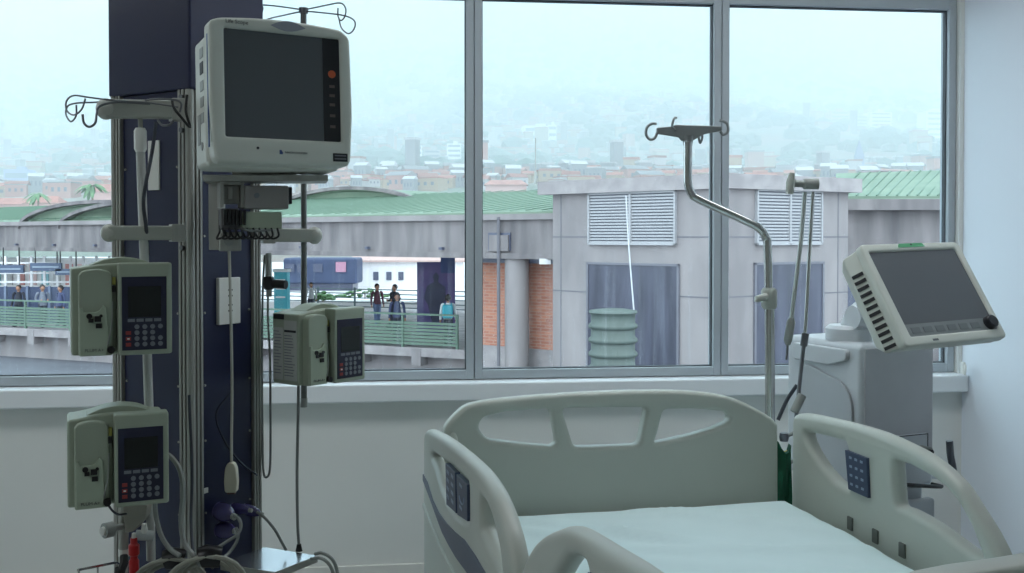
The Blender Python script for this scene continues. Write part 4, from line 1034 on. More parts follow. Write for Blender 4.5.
railing(s_r(456), s_r(300), 'green slatted platform railing in front of the purple poster and people')
railing(s_r(298), s_r(118), 'green slatted platform railing behind the navy column')
railing(s_r(115), s_r(-60), 'green slatted platform railing beyond the far left window pane')
# rear railing
t = thing('rear_railing', 'thin dark railing at the rear of the platform behind the people', 'railing', tuple(rp(8, 14, -3.75)))
m = MB()
for i in range(5): rbox(m, -3, 26, 14, 14.05, -3.6 + i * .22, -3.55 + i * .22)
m.build('bars', mat('rail_dark', (92, 108, 112), .6), t, world=True)
for k in range(14):
    m = MB(); rbox(m, -3 + k * 2.2, -2.93 + k * 2.2, 13.98, 14.07, -3.8, -2.6); m.build('post', mat('rail_dark', (92, 108, 112), .6), t, world=True)
# poster wall
ps = thing('poster_board', 'large dark purple poster board with a blurred dark figure on the platform', 'poster', tuple(at(436, 322, 38)))
a = at(417, 262, 38); b = at(455, 322, 38)
MB().box2((a.x, 38, b.z - .9), (b.x, 38.15, a.z)).build('board', POSTER, ps, world=True, smooth=False)
MB().box2((a.x + .9, 37.97, a.z - .42), (b.x, 38.0, a.z + .2)).build('blue_band', POSTB, ps, world=True, smooth=False)
fg = [(432, 322), (428, 305), (424, 298), (427, 286), (434, 282), (433, 276), (436, 272), (439, 276), (438, 282), (445, 287), (446, 300), (441, 306), (441, 322)]
MB().slab([at(u, v, 37.98) for u, v in fg], (0, -.02, 0)).build('printed_figure', mat('print_dark', (50, 54, 84), .5, var=.3, scale=2), ps, world=True, smooth=False)
# kiosk, parked dark blue carriage, pale house
kb = thing('teal_kiosk', 'small teal booth with white top beyond the column', 'kiosk', tuple(at(281, 305, 44)))
a = at(274, 272, 44); b = at(287, 305, 44)
MB().box2((a.x, 44, EYE - 3.75), (b.x, 44.6, a.z)).build('body', TEAL, kb, world=True, smooth=False)
MB().box2((a.x - .05, 43.95, a.z), (b.x + .05, 44.65, a.z + .12)).build('roof', BWHITE, kb, world=True)
m = MB()
for i in range(3): m.box(((a.x + b.x) / 2, 43.98, a.z - .35 - i * .38), (.42, .03, .07))
m.build('stripes', BWHITE, kb, world=True)
db = thing('blue_carriage', 'dark blue parked carriage behind the platform right of the hanging pole', 'carriage', tuple(at(333, 290, 62)))
a = at(283, 258, 62); b = at(357, 284, 62)
m = MB().box2((a.x, 62, b.z), (b.x, 64.5, a.z)); m.build('body', DBLUE, db, world=True, bevel=.15)
c1 = at(336, 262, 62); c2 = at(346, 272, 62); MB().box2((c1.x, 61.9, c2.z), (c2.x, 62, c1.z)).build('sign_panel', mat('sign_pink', (176, 128, 150), .6), db, world=True)
m = MB()
for u in (290, 302, 318): q1 = at(u, 264, 62); m.box((q1.x, 61.95, q1.z - .25), (.55, .08, .5))
m.build('carriage_window', WINDK, db, world=True)
m = MB().box2((a.x + .3, 62.2, EYE - 3.4), (b.x - .3, 64.3, b.z)); m.build('underframe', WINDK, db, world=True)
hw = thing('white_house', 'low white building with three dark windows and tiled roof beyond the platform', 'house', tuple(at(388, 285, 66)))
a = at(356, 262, 66); b = at(418, 286, 66)
MB().box2((a.x, 66, EYE - 3.4), (b.x + 3, 70, a.z)).build('wall', BWHITE, hw, world=True, smooth=False)
rt = MB(); rt.slab([Vector((a.x - .3, 65.6, a.z)), Vector((b.x + 3.3, 65.6, a.z)), Vector((b.x + 3.3, 68, a.z + .8)), Vector((a.x - .3, 68, a.z + .8))], (0, 0, .12)); rt.build('roof', mat('faded_tile', (190, 164, 158), .9), hw, world=True, smooth=False)
for u in (376, 389, 401):
    c = at(u, 276, 66); MB().box((c.x, 65.97, c.z), (.34, .1, .55)).build('window', WINDK, hw, world=True)
# far left lattice, signs, pavilion
lt = thing('steel_lattice', 'pale steel lattice screen standing behind the left platform railing', 'lattice', tuple(at(40, 302, 45)))
m = MB()
for u in range(-60, 116, 13):
    a = at(u, 256, 45); b = at(u, 300, 45); m.box2((a.x - .05, 45, EYE - 3.75), (a.x + .05, 45.08, a.z))
for v in (263, 273, 282):
    a = at(-65, v, 45); b = at(115, v, 45); m.box2((a.x, 44.98, a.z - .04), (b.x, 45.06, a.z + .04))
m.build('bars', BWHITE, lt, world=True, smooth=False)
for u0, u1, v0, v1, lb in ((-2, 23, 265, 273, 'dark hanging platform sign leftmost behind the lattice'), (30, 61, 263, 271, 'dark hanging platform sign in the middle, wide and higher'), (55, 80, 269, 275, 'dark hanging platform sign lower, partly behind the topmost infusion pump')):
    s_ = thing('hanging_sign', lb, 'sign', tuple((at(u0, v0, 44) + at(u1, v0, 44)) / 2), group='platform signs'); a = at(u0, v0, 44); b = at(u1, v1, 44)
    MB().box2((a.x, 44, b.z), (b.x, 44.15, a.z)).build('board', mat('sign_slate', (76, 90, 116), .5), s_, world=True)
    MB().box2((a.x + .1, 43.98, (a.z + b.z) / 2 - .03), (b.x - .1, 44, (a.z + b.z) / 2 + .03)).build('light_strip', mat('sign_line', (150, 164, 180), .5), s_, world=True)
    m = MB()
    for x in (a.x + .2, b.x - .2): m.box2((x - .02, 44.05, a.z), (x + .02, 44.1, EYE - .7 + .2))
    m.build('hanger', DARKP, s_, world=True)
pv = thing('pavilion', 'pavilion with pink, teal and white panels behind the lattice', 'pavilion', tuple(at(40, 300, 56)))
a = at(-70, 258, 56); b = at(120, 288, 56)
MB().box2((a.x, 56, EYE - 3.4), (b.x, 59, a.z)).build('wall', BWHITE, pv, world=True, smooth=False)
random.seed(4)
for i, u in enumerate(range(-66, 114, 12)):
    c = at(u, 262, 56); d = at(u + 7, 285, 56)
    MB().box2((c.x, 55.9, d.z), (d.x, 56, c.z)).build('panel', [mat('panel_pink', (222, 190, 190), .7), mat('panel_teal', (150, 196, 206), .6), GREYW, mat('panel_red', (200, 140, 136), .7)][i % 4], pv, world=True)
bw = thing('blue_barrier', 'long dark blue barrier on the platform under the lattice', 'barrier', tuple(at(40, 303, 43)))
a = at(-70, 287, 43); b = at(112, 305, 43)
MB().box2((a.x, 43, EYE - 3.75), (b.x, 43.2, a.z)).build('panels', DBLUE, bw, world=True, smooth=False)
m = MB()
for u in range(-60, 112, 22): c = at(u, 286, 43); m.box2((c.x - .05, 42.9, EYE - 3.75), (c.x + .05, 43, c.z))
m.build('posts', mat('post_slate', (110, 122, 146), .6), bw, world=True)
# shrubs
def bush(name, label, u0, u1, v0, v1, Y, n=60, grp=None, ma=None, cat='shrub'):
    a = at(u0, v0, Y); b = at(u1, v1, Y); t = thing(name, label, cat, ((a.x + b.x) / 2, Y, b.z), group=grp)
    m = MB(); W_, H_ = (b.x - a.x), (a.z - b.z)
    for i in range(n):
        x = random.uniform(-.5, .5) * W_; h = random.random() ** .7 * H_ * math.cos(x / W_ * 2.6); r = random.uniform(.14, .24) * H_
        m.sphere((x, random.uniform(-.25, .25) * W_, max(r * .6, h - r)), r, 7, 5, (1.3, 1.3, .8))
    m.build('foliage', ma or LEAF, t); MB().cyl((0, 0, -.2 * H_), (0, 0, H_ * .5), .06 * H_, 8).build('stem', TRUNK, t)
random.seed(9)
bush('garden_shrub', 'pale green low shrub beyond the platform left of two standing people', 338, 392, 288, 297, 52)
bush('garden_shrub', 'small green shrub showing between hanging pole and labelled pump', 312, 334, 290, 300, 50)

# people on the platform
def person(label, u, vfoot, Y, h, shirt, trousers, pose=0, pack=None, yaw=0):
    g = Vector((at(u, 236, Y).x, Y, EYE - 3.75)); t = thing('person', label, 'person', tuple(g), (0, 0, R(yaw)), group='people on the platform')
    k = h / 1.7
    def P(x, y, z_): return (x * k, y * k, z_ * k)
    sw = .10 if pose == 0 else .2
    m = MB()
    m.tube([P(0, 0, 1.38), P(0, 0, 1.46), P(0, -.01, 1.50)], [.05 * k, .048 * k, .05 * k], 12)
    m.sphere(P(0, -.01, 1.59), .105 * k, 14, 10, (.85, 1, 1.1))
    m.sphere(P(0, -.115, 1.575), .018 * k, 6, 4)
    for s_ in (-1, 1): 
        m.sphere(P(s_ * .09, 0, 1.58), .02 * k, 6, 4)
        hp = P(s_ * (.27 if pose < 2 else .12), -.06 if pose < 2 else -.3, .80 if pose < 2 else 1.1)
        m.sphere(hp, .045 * k, 8, 6, (.7, .8, 1.3))
    m.build('body', SKIN, t)
    m = MB(); m.sphere(P(0, .018, 1.62), .116 * k, 14, 10, (.88, 1, 1.05)); m.build('hair', HAIR, t)
    m = MB(); m.tube([P(0, 0, .88), P(0, 0, 1.05), P(0, .01, 1.25), P(0, 0, 1.38), P(0, 0, 1.44)], [.165 * k, .15 * k, .185 * k, .17 * k, .07 * k], 16, 4)
    for s_ in (-1, 1):
        e = P(s_ * .25, .02, 1.1); hnd = P(s_ * .27, -.05, .86) if pose < 2 else P(s_ * .13, -.26, 1.08)
        m.tube([P(s_ * .14, 0, 1.38), P(s_ * .21, 0, 1.34), e, hnd], [.06 * k, .062 * k, .05 * k, .04 * k], 10, 4)
    m.build('shirt', shirt, t)
    m = MB()
    for s_ in (-1, 1): m.tube([P(s_ * .08, 0, .92), P(s_ * .09, s_ * sw * .4, .50), P(s_ * .09, s_ * sw, .08)], [.10 * k, .075 * k, .055 * k], 12, 4)
    m.build('trousers', trousers, t)
    m = MB()
    for s_ in (-1, 1): m.box(P(s_ * .09, s_ * sw - .05, .04), (.09 * k, .25 * k, .08 * k))
    m.build('shoes', DARKP, t, bevel=.01)
    if pack:
        pb = thing('backpack', 'turquoise backpack on the person by the brick wall', 'backpack', tuple(g + Vector((0, -.22, 1.15 * k))))
        MB().box((0, 0, 0), (.36, .2, .48)).build('bag', pack, pb, bevel=.06, seg=3)
        for s_ in (-1, 1): MB().tube([(s_ * .12, .08, .2), (s_ * .12, .16, .27), (s_ * .12, .24, .24)], .02, 6, 3).build('strap', pack, pb)
DRED = mat('shirt_maroon', (96, 60, 76), .8); DK = mat('shirt_black', (44, 46, 58), .8); NV = mat('shirt_navy', (70, 78, 112), .8); WH = mat('shirt_white', (226, 228, 230), .8)
JN = mat('jeans', (110, 128, 164), .8); DT = mat('trousers_dark', (56, 60, 76), .8)
person('standing person in maroon top and jeans, left of the pair by the white house', 377, 325, 42, 1.72, DRED, JN, 0, yaw=30)
person('dark-haired person in black standing behind the person in navy jacket', 394.5, 325, 41, 1.74, DK, DT, 2, yaw=-40)
person('person in navy jacket close to the green railing, broad-shouldered', 397, 330, 35.2, 1.72, NV, DT, 0, yaw=10)
person('person in white shirt with turquoise backpack beside the brick wall', 448, 330, 34.6, 1.70, WH, DT, 0, mat('pack_turquoise', (70, 176, 196), .7), yaw=180)
person('small pale-shirted person beyond the platform right of the steel pole', 311, 300, 47, 1.55, GREYW, DT, 0)
person('person in dark clothes at the left railing near the middle sign', 18, 300, 41.5, 1.7, DK, DT, 0)
person('person in grey at the left railing right of the middle sign', 42, 300, 41.2, 1.72, mat('shirt_grey', (120, 126, 140), .8), DT, 2, yaw=40)
person('person in dark clothes at the railing just left of the topmost pump', 60, 300, 41, 1.7, NV, DT, 0, yaw=-30)

# the square concrete building with parapet
K = 1.333
c0 = Vector((.213 * 18 * K, 18 * K, 0)); lft = Vector((.041 * 17.9 * 1.155 * K, 21.0 * K - .35, 0)); rgt = Vector((.336 * 19.75 * K, 19.75 * K, 0))
dl = (lft - c0); dr_ = (rgt - c0); nl = Vector((dl.y, -dl.x, 0)).normalized(); nl = nl if nl.y < 0 else -nl; nr = Vector((dr_.y, -dr_.x, 0)).normalized(); nr = nr if nr.y < 0 else -nr
cb_ = thing('concrete_building', 'square concrete building with flat parapet, white louvres and dark panels', 'building', tuple(c0 + Vector((-1, 3, EYE + GZ))))
zt_ = EYE + .0475 * 18 * K
def wallbox(m, base, d, n, s0, s1, z0, z1, o0, o1):
    u_ = d.normalized(); p = [base + u_ * s0 + n * o0, base + u_ * s1 + n * o0]
    return m.slab([Vector((p[0].x, p[0].y, z0)), Vector((p[1].x, p[1].y, z0)), Vector((p[1].x, p[1].y, z1)), Vector((p[0].x, p[0].y, z1))], n * (o1 - o0))
bk_ = lft + dr_
MB().prismz([tuple(c0.xy), tuple(rgt.xy), tuple(bk_.xy), tuple(lft.xy)], EYE + GZ, zt_).build('walls', CONC, cb_, world=True, smooth=False)
def outp(p, e): 
    cc = (c0 + bk_) / 2; return tuple((cc + (p - cc) * e).xy)
MB().prismz([outp(c0, 1.06), outp(rgt, 1.09), outp(bk_, 1.06), outp(lft, 1.11)], zt_, zt_ + .36).build('parapet', CONCL, cb_, world=True, smooth=False)
def s_face(u, d):
    a = (u - 512) / F; un_ = d.normalized(); return (a * c0.y - c0.x) / (un_.x - a * un_.y)
def zface(u, v, d):
    s_ = s_face(u, d); return at(u, v, (c0 + d.normalized() * s_).y).z
def louvre(u0, u1, v0, v1, uc, d, n, nsl):
    a, b = s_face(u0, d), s_face(u1, d); s0, s1 = min(a, b), max(a, b); z1 = zface(uc, v0, d); z0 = zface(uc, v1, d)
    m = MB(); fr_ = .05
    wallbox(m, c0, d, n, s0, s1, z1 - fr_, z1, .0, .1); wallbox(m, c0, d, n, s0, s1, z0, z0 + fr_, 0, .1)
    wallbox(m, c0, d, n, s0, s0 + fr_, z0, z1, 0, .1); wallbox(m, c0, d, n, s1 - fr_, s1, z0, z1, 0, .1); wallbox(m, c0, d, n, (s0 + s1) / 2 - .03, (s0 + s1) / 2 + .03, z0, z1, 0, .1)
    lv = m.build('louvre', LOUV, cb_, world=True, smooth=False)
    m = MB(); h = (z1 - z0 - 2 * fr_) / nsl
    for i in range(nsl): 
        zz_ = z0 + fr_ + i * h; wallbox(m, c0, d, n, s0 + fr_, s1 - fr_, zz_, zz_ + h * .58, .03, .07)
    m.build('louvre_slats', LOUV, lv, world=True, smooth=False)
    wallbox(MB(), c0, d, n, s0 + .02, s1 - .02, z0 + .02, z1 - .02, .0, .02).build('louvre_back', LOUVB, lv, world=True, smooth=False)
louvre(589.5, 677, 192, 245, 630, dl, nl, 16); louvre(754.5, 820, 190, 245, 787, dr_, nr, 16)
def dpanel(u0, u1, v0, v1, uc, d, n):
    a, b = s_face(u0, d), s_face(u1, d); s0, s1 = min(a, b), max(a, b); z1 = zface(uc, v0, d); z0 = zface(uc, v1, d)
    m = MB(); f_ = .06
    wallbox(m, c0, d, n, s0, s1, z1 - f_, z1, 0, .06); wallbox(m, c0, d, n, s0, s0 + f_, z0, z1, 0, .06); wallbox(m, c0, d, n, s1 - f_, s1, z0, z1, 0, .06)
    o = m.build('panel_frame', PANEF, cb_, world=True, smooth=False)
    wallbox(MB(), c0, d, n, s0 + f_, s1 - f_, z0, z1 - f_, 0, .03).build('dark_panel', PANE, o, world=True, smooth=False)
dpanel(587.5, 680, 263, 400, 633, dl, nl); dpanel(753.5, 823, 262, 400, 787, dr_, nr)
m = MB()
for v in (237, 294.5):
    for d, n, uc in ((dl, nl, 640), (dr_, nr, 790)):
        zc = zface(uc, v, d); wallbox(m, c0, d, n, 0, d.length, zc - .018, zc + .018, 0, .006)
for d, n, uu in ((dl, nl, (561,)), (dr_, nr, (838,))):
    for u in uu: s_ = s_face(u, d); wallbox(m, c0, d, n, s_ - .018, s_ + .018, EYE + GZ, zt_, 0, .006)
m.build('wall_joints', SEAM, cb_, world=True, smooth=False)
# mast and stay on the roof
ms = thing('roof_mast', 'thin tall mast on the roof edge of the square concrete building', 'mast', tuple(at(535.5, 182, 27.5)))
MB().cyl(at(535.5, 184, 27.6), at(535.5, 138, 27.6), .018, 8).build('pole', GREYP, ms, world=True)
MB().cyl(at(535.5, 184, 27.6), at(535.5, 172, 27.6), .035, 8).build('foot', GREYP, ms, world=True)
# ribbed tank
tk = thing('ribbed_tank', 'pale green ribbed plastic tank standing before the dark panel', 'tank', (at(613, 320, 21.5).x, 21.5, EYE + GZ))
pr_ = [(0, 0)]; R0 = .5; zb = 0; ztp = (at(613, 309, 21.5).z) - (EYE + GZ)
nz = 10; 
for i in range(nz):
    h0 = ztp - (i + 1) * .32
    
lst = [(0, ztp), (R0 * .6, ztp), (R0 * 1.02, ztp - .03), (R0 * 1.06, ztp - .07), (R0 * .98, ztp - .11)]
hcur = ztp - .13
while hcur > .2:
    lst += [(R0 * .95, hcur), (R0 * .95, hcur - .16), (R0 * 1.05, hcur - .20), (R0 * 1.07, hcur - .24), (R0 * 1.03, hcur - .28)]; hcur -= .30
lst += [(R0 * .95, hcur), (R0 * .95, 0), (0, 0)]
MB().lathe(lst, seg=32).build('body', TANK, tk, angle=60)
tag(MB().tube([at(626, 196, 24.0), at(628, 235, 23.4), at(631, 275, 22.4), at(634, 312, 21.6)], .018, 8, 5).build('cable_reflection', mat('reflection_white', (170, 172, 176), .5), None), 'thin white tube standing in for a cable reflected in the window glass', 'pipe')  # solid tube drawn in place of a cable's reflection in the glass

# building beyond at the right with green roof
gb = thing('green_roof_building', 'concrete building with ribbed green roof beyond right of the square one', 'building', tuple(at(920, 300, 34) * 1.0))
a = at(838, 198, 30); b = at(1100, 198, 30)
MB().box2((a.x, 30, EYE + GZ), (b.x, 38, at(900, 209, 30).z)).build('walls', CONCD, gb, world=True, smooth=False)
MB().box2((a.x - .1, 29.6, at(900, 210, 29.6).z), (b.x, 30.2, at(900, 199, 29.6).z)).build('fascia', CONCD, gb, world=True, smooth=False)
e0 = at(836, 199, 29.6); e1 = at(1100, 198, 29.6); e2 = at(1100, 168, 37.5); e3 = at(836, 175.5, 37.5)
rg = MB().slab([e0, e1, e2, e3], (0, 0, .08)).build('roof', ROOFG, gb, world=True, smooth=False)
m = MB()
for i in range(26):
    f_ = i / 26; m.tube([e0.lerp(e1, f_) + Vector((0, 0, .1)), e3.lerp(e2, min(1, f_ + .09)) + Vector((0, 0, .1))], .03, 4)
m.build('roof_seams', ROOFS, rg, world=True)
m = MB(); m.tube([at(843, 178, 37.6), at(858, 174, 37.6), at(880, 172, 37.6), at(905, 172.5, 37.6)], .07, 6, 5); m.build('ridge_pipe', CONC, gb, world=True)
MB().box2((at(845, 260, 29.98).x, 29.9, EYE + GZ), (at(856, 260, 29.98).x, 30.0, at(845, 262, 29.98).z)).build('dark_window', WINDK, gb, world=True)

# ------------------------------------------------------------------ the hillside city in haze
def terr(x, y):
    if y < 600:
        t = max(0, (y - 75) / 525); t = t * t * (3 - 2 * t); zz_ = -9 + 33 * t
    else:
        e = .04 + (y - 600) / 3400 * .21; zz_ = e * y
    am = min(1, max(0, (y - 300) / 900))
    return EYE + zz_ + am * (22 * math.sin(x / 310 + 1) + 14 * math.sin(x / 140 + y / 260) + 10 * math.sin(y / 190 - x / 400)) 
m = MB(); NX, NY = 70, 90; vs = []; fs = []
for j in range(NY + 1):
    y = 75 + (5200 - 75) * (j / NY) ** 1.6
    for i in range(NX + 1):
        x = (-.9 + 1.8 * i / NX) * (y + 120); vs.append((x, y, terr(x, y)))
for j in range(NY):
    for i in range(NX): a = j * (NX + 1) + i; fs.append((a, a + 1, a + NX + 2, a + NX + 1))
m.add(vs, fs)
hill = mat('hill_ground', (104, 116, 104), .95, rgb2=(130, 104, 98), scale=.012)
tag(m.build('hillside', hill, None), kind='structure')
def y_of(v): return 600 + ((236 - v) / 1000 - .04) * 16190
ROOFM = [mat('roof_clay', (160, 98, 84), .9), mat('roof_rust', (140, 86, 76), .9), mat('roof_grey', (126, 124, 128), .9), mat('roof_pale', (178, 176, 178), .8)]
WALLM = [mat('wall_pale', (172, 168, 170), .9), mat('wall_pink', (168, 122, 114), .9), mat('wall_grey', (130, 130, 136), .9), mat('wall_ochre', (160, 138, 116), .9)]
def house_mesh(k):
    m = MB(); w, d, h = [(9, 8, 5), (12, 9, 7), (8, 8, 9), (15, 10, 6)][k % 4]
    m.m = 0; m.box((0, 0, h / 2 - 3), (w, d, h + 6)); m.m = 1
    if k % 3 == 2: m.box((0, 0, h + .3), (w + .6, d + .6, .6))
    else: m.add([(-w / 2 - .4, -d / 2 - .4, h), (w / 2 + .4, -d / 2 - .4, h), (w / 2 + .4, d / 2 + .4, h), (-w / 2 - .4, d / 2 + .4, h), (-w / 2 - .4, 0, h + 2.2), (w / 2 + .4, 0, h + 2.2)], [(0, 1, 5, 4), (2, 3, 4, 5), (0, 4, 3), (1, 2, 5), (0, 3, 2, 1)])
    m.m = 2
    for q in (-.28, 0, .28): m.box((q * w, -d / 2 - .02, h * .55), (w * .12, .3, h * .3))
    return m
prot = []
for k in range(12):
    o = house_mesh(k).build('hillside_house', [WALLM[k % 4], ROOFM[(k * 5 + 1) % 4], WINDK], None, smooth=False); prot.append(o)
random.seed(21)
cand = []
while len(cand) < 7000:
    v = 192 - random.random() ** .8 * 200; y = y_of(v) * random.uniform(.97, 1.03); u = random.uniform(-60, 975)
    if len(cand) % 9 == 0: y = random.uniform(400, 650); v = 190
    x = (u - 512) / 1000 * y
    n_ = math.sin(x / 120 + 2) * math.sin(y / 170 + x / 500) + .5 * math.sin(x / 45) * math.sin(y / 60)
    if n_ < -.45: continue
    cand.append((y, x, random.uniform(-.5, .5), random.randrange(12), random.uniform(.8, 1.4) * (.62 if y < 700 else .85), u, v))
cand.sort()
lab = 'small house among the hazy hillside city beyond the rooftops'
near = []
for i, (y, x, a, k, s_, u, v) in enumerate(cand):
    if len(near) < 290:
        if (112 < u < 262 and True) or (470 < u < 480) or (190 < u < 350 and v < 180): continue
        near.append(i)
first = set()
for i in near:
    y, x, a, k, s_, u, v = cand[i]
    o = prot[k] if k not in first else prot[k].copy()
    if k in first: C.objects.link(o)
    first.add(k)
    o.location = (x, y, terr(x, y)); o.rotation_euler = (0, 0, a); o.scale = (s_, s_, s_)
    tag(o, lab, 'house', 'houses of the hillside city')
big = MB(); nearset = set(near); big_m = []
WM = [WALLM[0], WALLM[1], WALLM[2], WALLM[3]] + ROOFM
for i, (y, x, a, k, s_, u, v) in enumerate(cand):
    if i in nearset: continue
    w, d, h = [q * s_ for q in [(9, 8, 5), (12, 9, 7), (8, 8, 9), (15, 10, 6)][k % 4]]
    if random.random() < .06: h *= 3
    big.m = k % 4; zt2 = terr(x, y)
    big.box((x, y, zt2 + h / 2 - 3), (w, d, h + 6), (0, 0, a)); big.m = 4 + (k * 5 + 1) % 4
    big.box((x, y, zt2 + h + .6), (w + .8, d + .8, 1.2), (0, 0, a))
# fast build without double removal
me = bpy.data.meshes.new('hillside_houses'); me.from_pydata([tuple(p) for p in big.v], [], big.f)
for q in WM: me.materials.append(q)
me.polygons.foreach_set('material_index', big.mi); 
o = bpy.data.objects.new('hillside_houses', me); C.objects.link(o); tag(o, 'dense far houses of the hazy city covering the hillside', 'houses', kind='stuff')
# tree clumps on the hill
ico = bmesh.new(); bmesh.ops.create_icosphere(ico, subdivisions=1, radius=1); iv_ = [v_.co.copy() for v_ in ico.verts]; if_ = [tuple(v_.index for v_ in f.verts) for f in ico.faces]; ico.free()
tb = MB()
for i in range(2600):
    v = 193 - random.random() ** .8 * 200; y = y_of(v) * random.uniform(.97, 1.03); u = random.uniform(-60, 975); x = (u - 512) / 1000 * y
    n_ = math.sin(x / 120 + 2) * math.sin(y / 170 + x / 500)
    if n_ > .25 and random.random() < .7: continue
    s_ = random.uniform(5, 11) * (1 + y / 3000); zz_ = terr(x, y)
    tb.add([(x + c.x * s_ * 1.3, y + c.y * s_, zz_ + c.z * s_ * .8 + s_ * .4) for c in iv_], if_)
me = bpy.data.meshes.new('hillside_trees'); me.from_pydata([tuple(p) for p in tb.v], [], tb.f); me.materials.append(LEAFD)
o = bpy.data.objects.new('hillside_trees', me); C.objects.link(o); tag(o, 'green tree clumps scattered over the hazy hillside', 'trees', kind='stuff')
# towers
def tower(u0, u1, v0, v1, ma, label, yaw=.1, rows=7, cols=4, name='apartment_tower', Y=None):
    Y = Y or y_of(v1); a = at(u0, v0, Y); b = at(u1, v1, Y); w = b.x - a.x; h = a.z - b.z; cx = (a.x + b.x) / 2
    t = thing(name, label, 'building', (cx, Y, b.z), (0, 0, yaw))
    MB().box((0, 0, h / 2 - h * .1), (w, w * .8, h * 1.2)).build('walls', ma, t, smooth=False)
    for r_ in range(rows):
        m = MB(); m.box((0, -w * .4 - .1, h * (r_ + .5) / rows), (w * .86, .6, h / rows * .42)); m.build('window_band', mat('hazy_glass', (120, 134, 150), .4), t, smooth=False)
    MB().box((w * .1, 0, h * 1.06), (w * .3, w * .3, h * .13)).build('lift_house', ma, t, smooth=False)
tower(408, 422, 146, 180, BWHITE, 'pale apartment tower in haze left of the first mullion, lower floors behind a tree')
tower(447, 461, 144, 168, BWHITE, 'white banded apartment tower in haze touching the first mullion', rows=5)
tower(424, 440, 150, 180, GREYW, 'grey apartment block in haze between the two white towers left of the mullion')
tower(522, 553, 127, 150, BWHITE, 'wide white hillside block in haze right of the first mullion', rows=3)
tower(548, 556, 125, 152, BWHITE, 'narrow white stair tower beside the wide white hillside block', rows=4)
tower(827, 847, 112, 138, PINKW, 'pinkish apartment block in haze right of the hose support arm')
tower(853, 866, 116, 139, GREYW, 'grey apartment block in haze left of the broad pale tower')
tower(866, 888, 113, 139, BWHITE, 'broad pale tower in haze above the green roof')
tower(921, 944, 112, 138, BWHITE, 'white apartment block in haze close to the right window frame', rows=5)
tower(793, 815, 124, 144, PINKW, 'pink brick block in haze above the hose support arm', rows=4)
tower(8, 32, 170, 194, mat('render_blue', (150, 160, 196), .8), 'bluish hall with pale pink roof at the far left of the city', rows=2, Y=700)
# church spire
sp_ = thing('church_spire', 'dark pointed church spire in haze above the green roof', 'church', tuple(at(859, 171, 800)))
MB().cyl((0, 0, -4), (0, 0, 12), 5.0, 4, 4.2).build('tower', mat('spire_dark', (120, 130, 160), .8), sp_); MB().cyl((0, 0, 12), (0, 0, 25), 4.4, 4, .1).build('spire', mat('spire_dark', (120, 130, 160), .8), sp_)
# nearer roofs and palms at the left
def nearhouse(u0, u1, v0, v1, Y, label, ma=TERRA):
    a = at(u0, v0, Y); b = at(u1, v1, Y); t = thing('tiled_house', label, 'house', ((a.x + b.x) / 2, Y, b.z)); w = b.x - a.x; h = a.z - b.z
    MB().box((0, 0, h * .2 - 2), (w * .92, w * .6, h * .8 + 4)).build('walls', PINKW, t, smooth=False)
    m = MB(); d = w * .35; z0, z1 = h * .55, h
    m.add([(-w / 2, -d, z0), (w / 2, -d, z0), (w / 2, d, z0), (-w / 2, d, z0), (-w * .35, 0, z1), (w * .35, 0, z1)], [(0, 1, 5, 4), (2, 3, 4, 5), (0, 4, 3), (1, 2, 5), (0, 3, 2, 1)]); m.build('roof', ma, t, smooth=False)
nearhouse(94, 122, 184, 202, 260, 'tiled pink house right of the palm tree at the left')
nearhouse(26, 64, 196, 212, 240, 'low brown tiled roof left of the palm tree')
nearhouse(-10, 30, 198, 213, 250, 'low terracotta roof at the far left window edge')
nearhouse(484, 528, 180, 192, 330, 'red tiled house above the green roof right of the first mullion')
def palm(u, v0, v1, Y, label):
    a = at(u, v0, Y); b = at(u, v1, Y); t = thing('palm_tree', label, 'palm tree', tuple(b)); h = a.z - b.z
    MB().tube([(0, 0, -1), (.1, 0, h * .5), (0, 0, h)], [.25, .2, .16], 8, 4).build('trunk', TRUNK, t)
    m = MB(); random.seed(u)
    for i in range(16):
        an = i * 2.4; L2 = h * random.uniform(.6, .8); up = random.uniform(-.1, .6)
        pp = [Vector((math.cos(an) * L2 * q, math.sin(an) * L2 * q, h + L2 * (up * q - .8 * q * q))) for q in (0, .3, .6, .85, 1)]
        pp = catmull(pp, 3); side = Vector((-math.sin(an), math.cos(an), 0)); vs = []; fs = []
        for j, p_ in enumerate(pp):
            w_ = h * .09 * math.sin(math.pi * min(.97, (j + 1) / (len(pp) + 1))); vs += [p_ + side * w_ - Vector((0, 0, w_ * .6)), p_, p_ - side * w_ - Vector((0, 0, w_ * .6))]
        for j in range(len(pp) - 1):
            q0 = j * 3; fs += [(q0, q0 + 1, q0 + 4, q0 + 3), (q0 + 1, q0 + 2, q0 + 5, q0 + 4)]
        m.add(vs, fs)
    m.build('fronds', LEAF, t)
palm(92, 186, 208, 200, 'palm tree showing at the left of the tiled pink house')
palm(38, 194, 212, 210, 'small palm tree further left above the arched green roof')
random.seed(2)
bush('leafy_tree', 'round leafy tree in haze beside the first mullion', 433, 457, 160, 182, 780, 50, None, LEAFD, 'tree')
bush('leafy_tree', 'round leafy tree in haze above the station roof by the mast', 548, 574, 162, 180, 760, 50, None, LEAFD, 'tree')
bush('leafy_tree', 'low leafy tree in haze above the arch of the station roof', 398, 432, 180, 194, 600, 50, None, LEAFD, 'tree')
bush('leafy_tree', 'leafy tree in haze above the louvre right of the second mullion', 818, 842, 160, 180, 760, 50, None, LEAFD, 'tree')
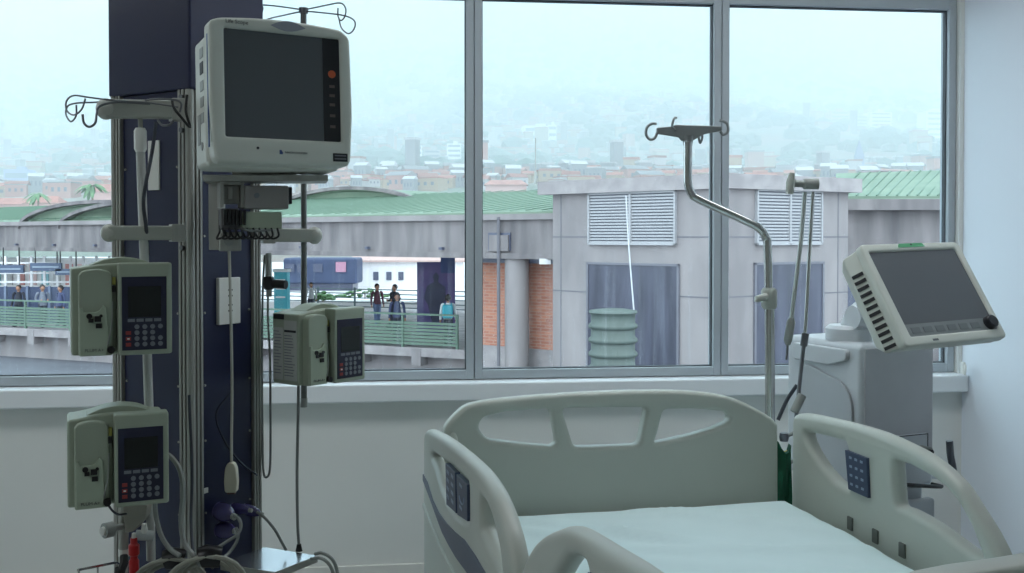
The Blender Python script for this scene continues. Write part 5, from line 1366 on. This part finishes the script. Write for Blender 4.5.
bush('leafy_tree', 'bluish leafy tree in haze right of the church spire', 874, 946, 165, 178, 650, 90, None, LEAFD, 'tree')

# ------------------------------------------------------------------ haze over the valley
hz = bpy.data.materials.new('valley_haze'); hz.use_nodes = True; nt = hz.node_tree
for n in list(nt.nodes): nt.nodes.remove(n)
o_ = nt.nodes.new('ShaderNodeOutputMaterial'); vs_ = nt.nodes.new('ShaderNodeVolumeScatter')
vs_.inputs['Density'].default_value = HAZE; vs_.inputs['Color'].default_value = HAZEC; vs_.inputs['Anisotropy'].default_value = 0.0
ab_ = nt.nodes.new('ShaderNodeVolumeAbsorption'); ab_.inputs['Density'].default_value = HAZE; ab_.inputs['Color'].default_value = HAZEC
ad_ = nt.nodes.new('ShaderNodeAddShader'); nt.links.new(vs_.outputs[0], ad_.inputs[0]); nt.links.new(ab_.outputs[0], ad_.inputs[1]); nt.links.new(ad_.outputs[0], o_.inputs['Volume'])
m = MB().box2((-6000, 90, -60), (6000, 5600, 1500)); hzo = m.build('valley_haze', hz, None, smooth=False); tag(hzo, 'pale bluish haze hanging over the valley and hillside', 'haze', kind='stuff')

# ------------------------------------------------------------------ sky, camera, view
sc = bpy.context.scene
wd = bpy.data.worlds.new('overcast'); sc.world = wd; wd.use_nodes = True
bg = wd.node_tree.nodes['Background']; bg.inputs['Color'].default_value = SKYC; bg.inputs['Strength'].default_value = SKYS
cam = bpy.data.cameras.new('camera'); co = bpy.data.objects.new('camera', cam); C.objects.link(co)
co.location = (0, 0, EYE); co.rotation_euler = (math.pi / 2 - TP, 0, 0)
cam.sensor_width = 36; cam.lens = 36 * F / 1024; cam.shift_y = -33 / 1024; cam.clip_start = .02; cam.clip_end = 20000
sc.camera = co
sc.view_settings.view_transform = 'Standard'; sc.view_settings.look = 'None'; sc.view_settings.exposure = EXPO; sc.view_settings.gamma = 1
sc.view_settings.use_curve_mapping = False
sc.cycles.max_bounces = 8; sc.cycles.diffuse_bounces = 5; sc.cycles.transparent_max_bounces = 12; sc.cycles.volume_bounces = 4
sc.cycles.sample_clamp_indirect = 6
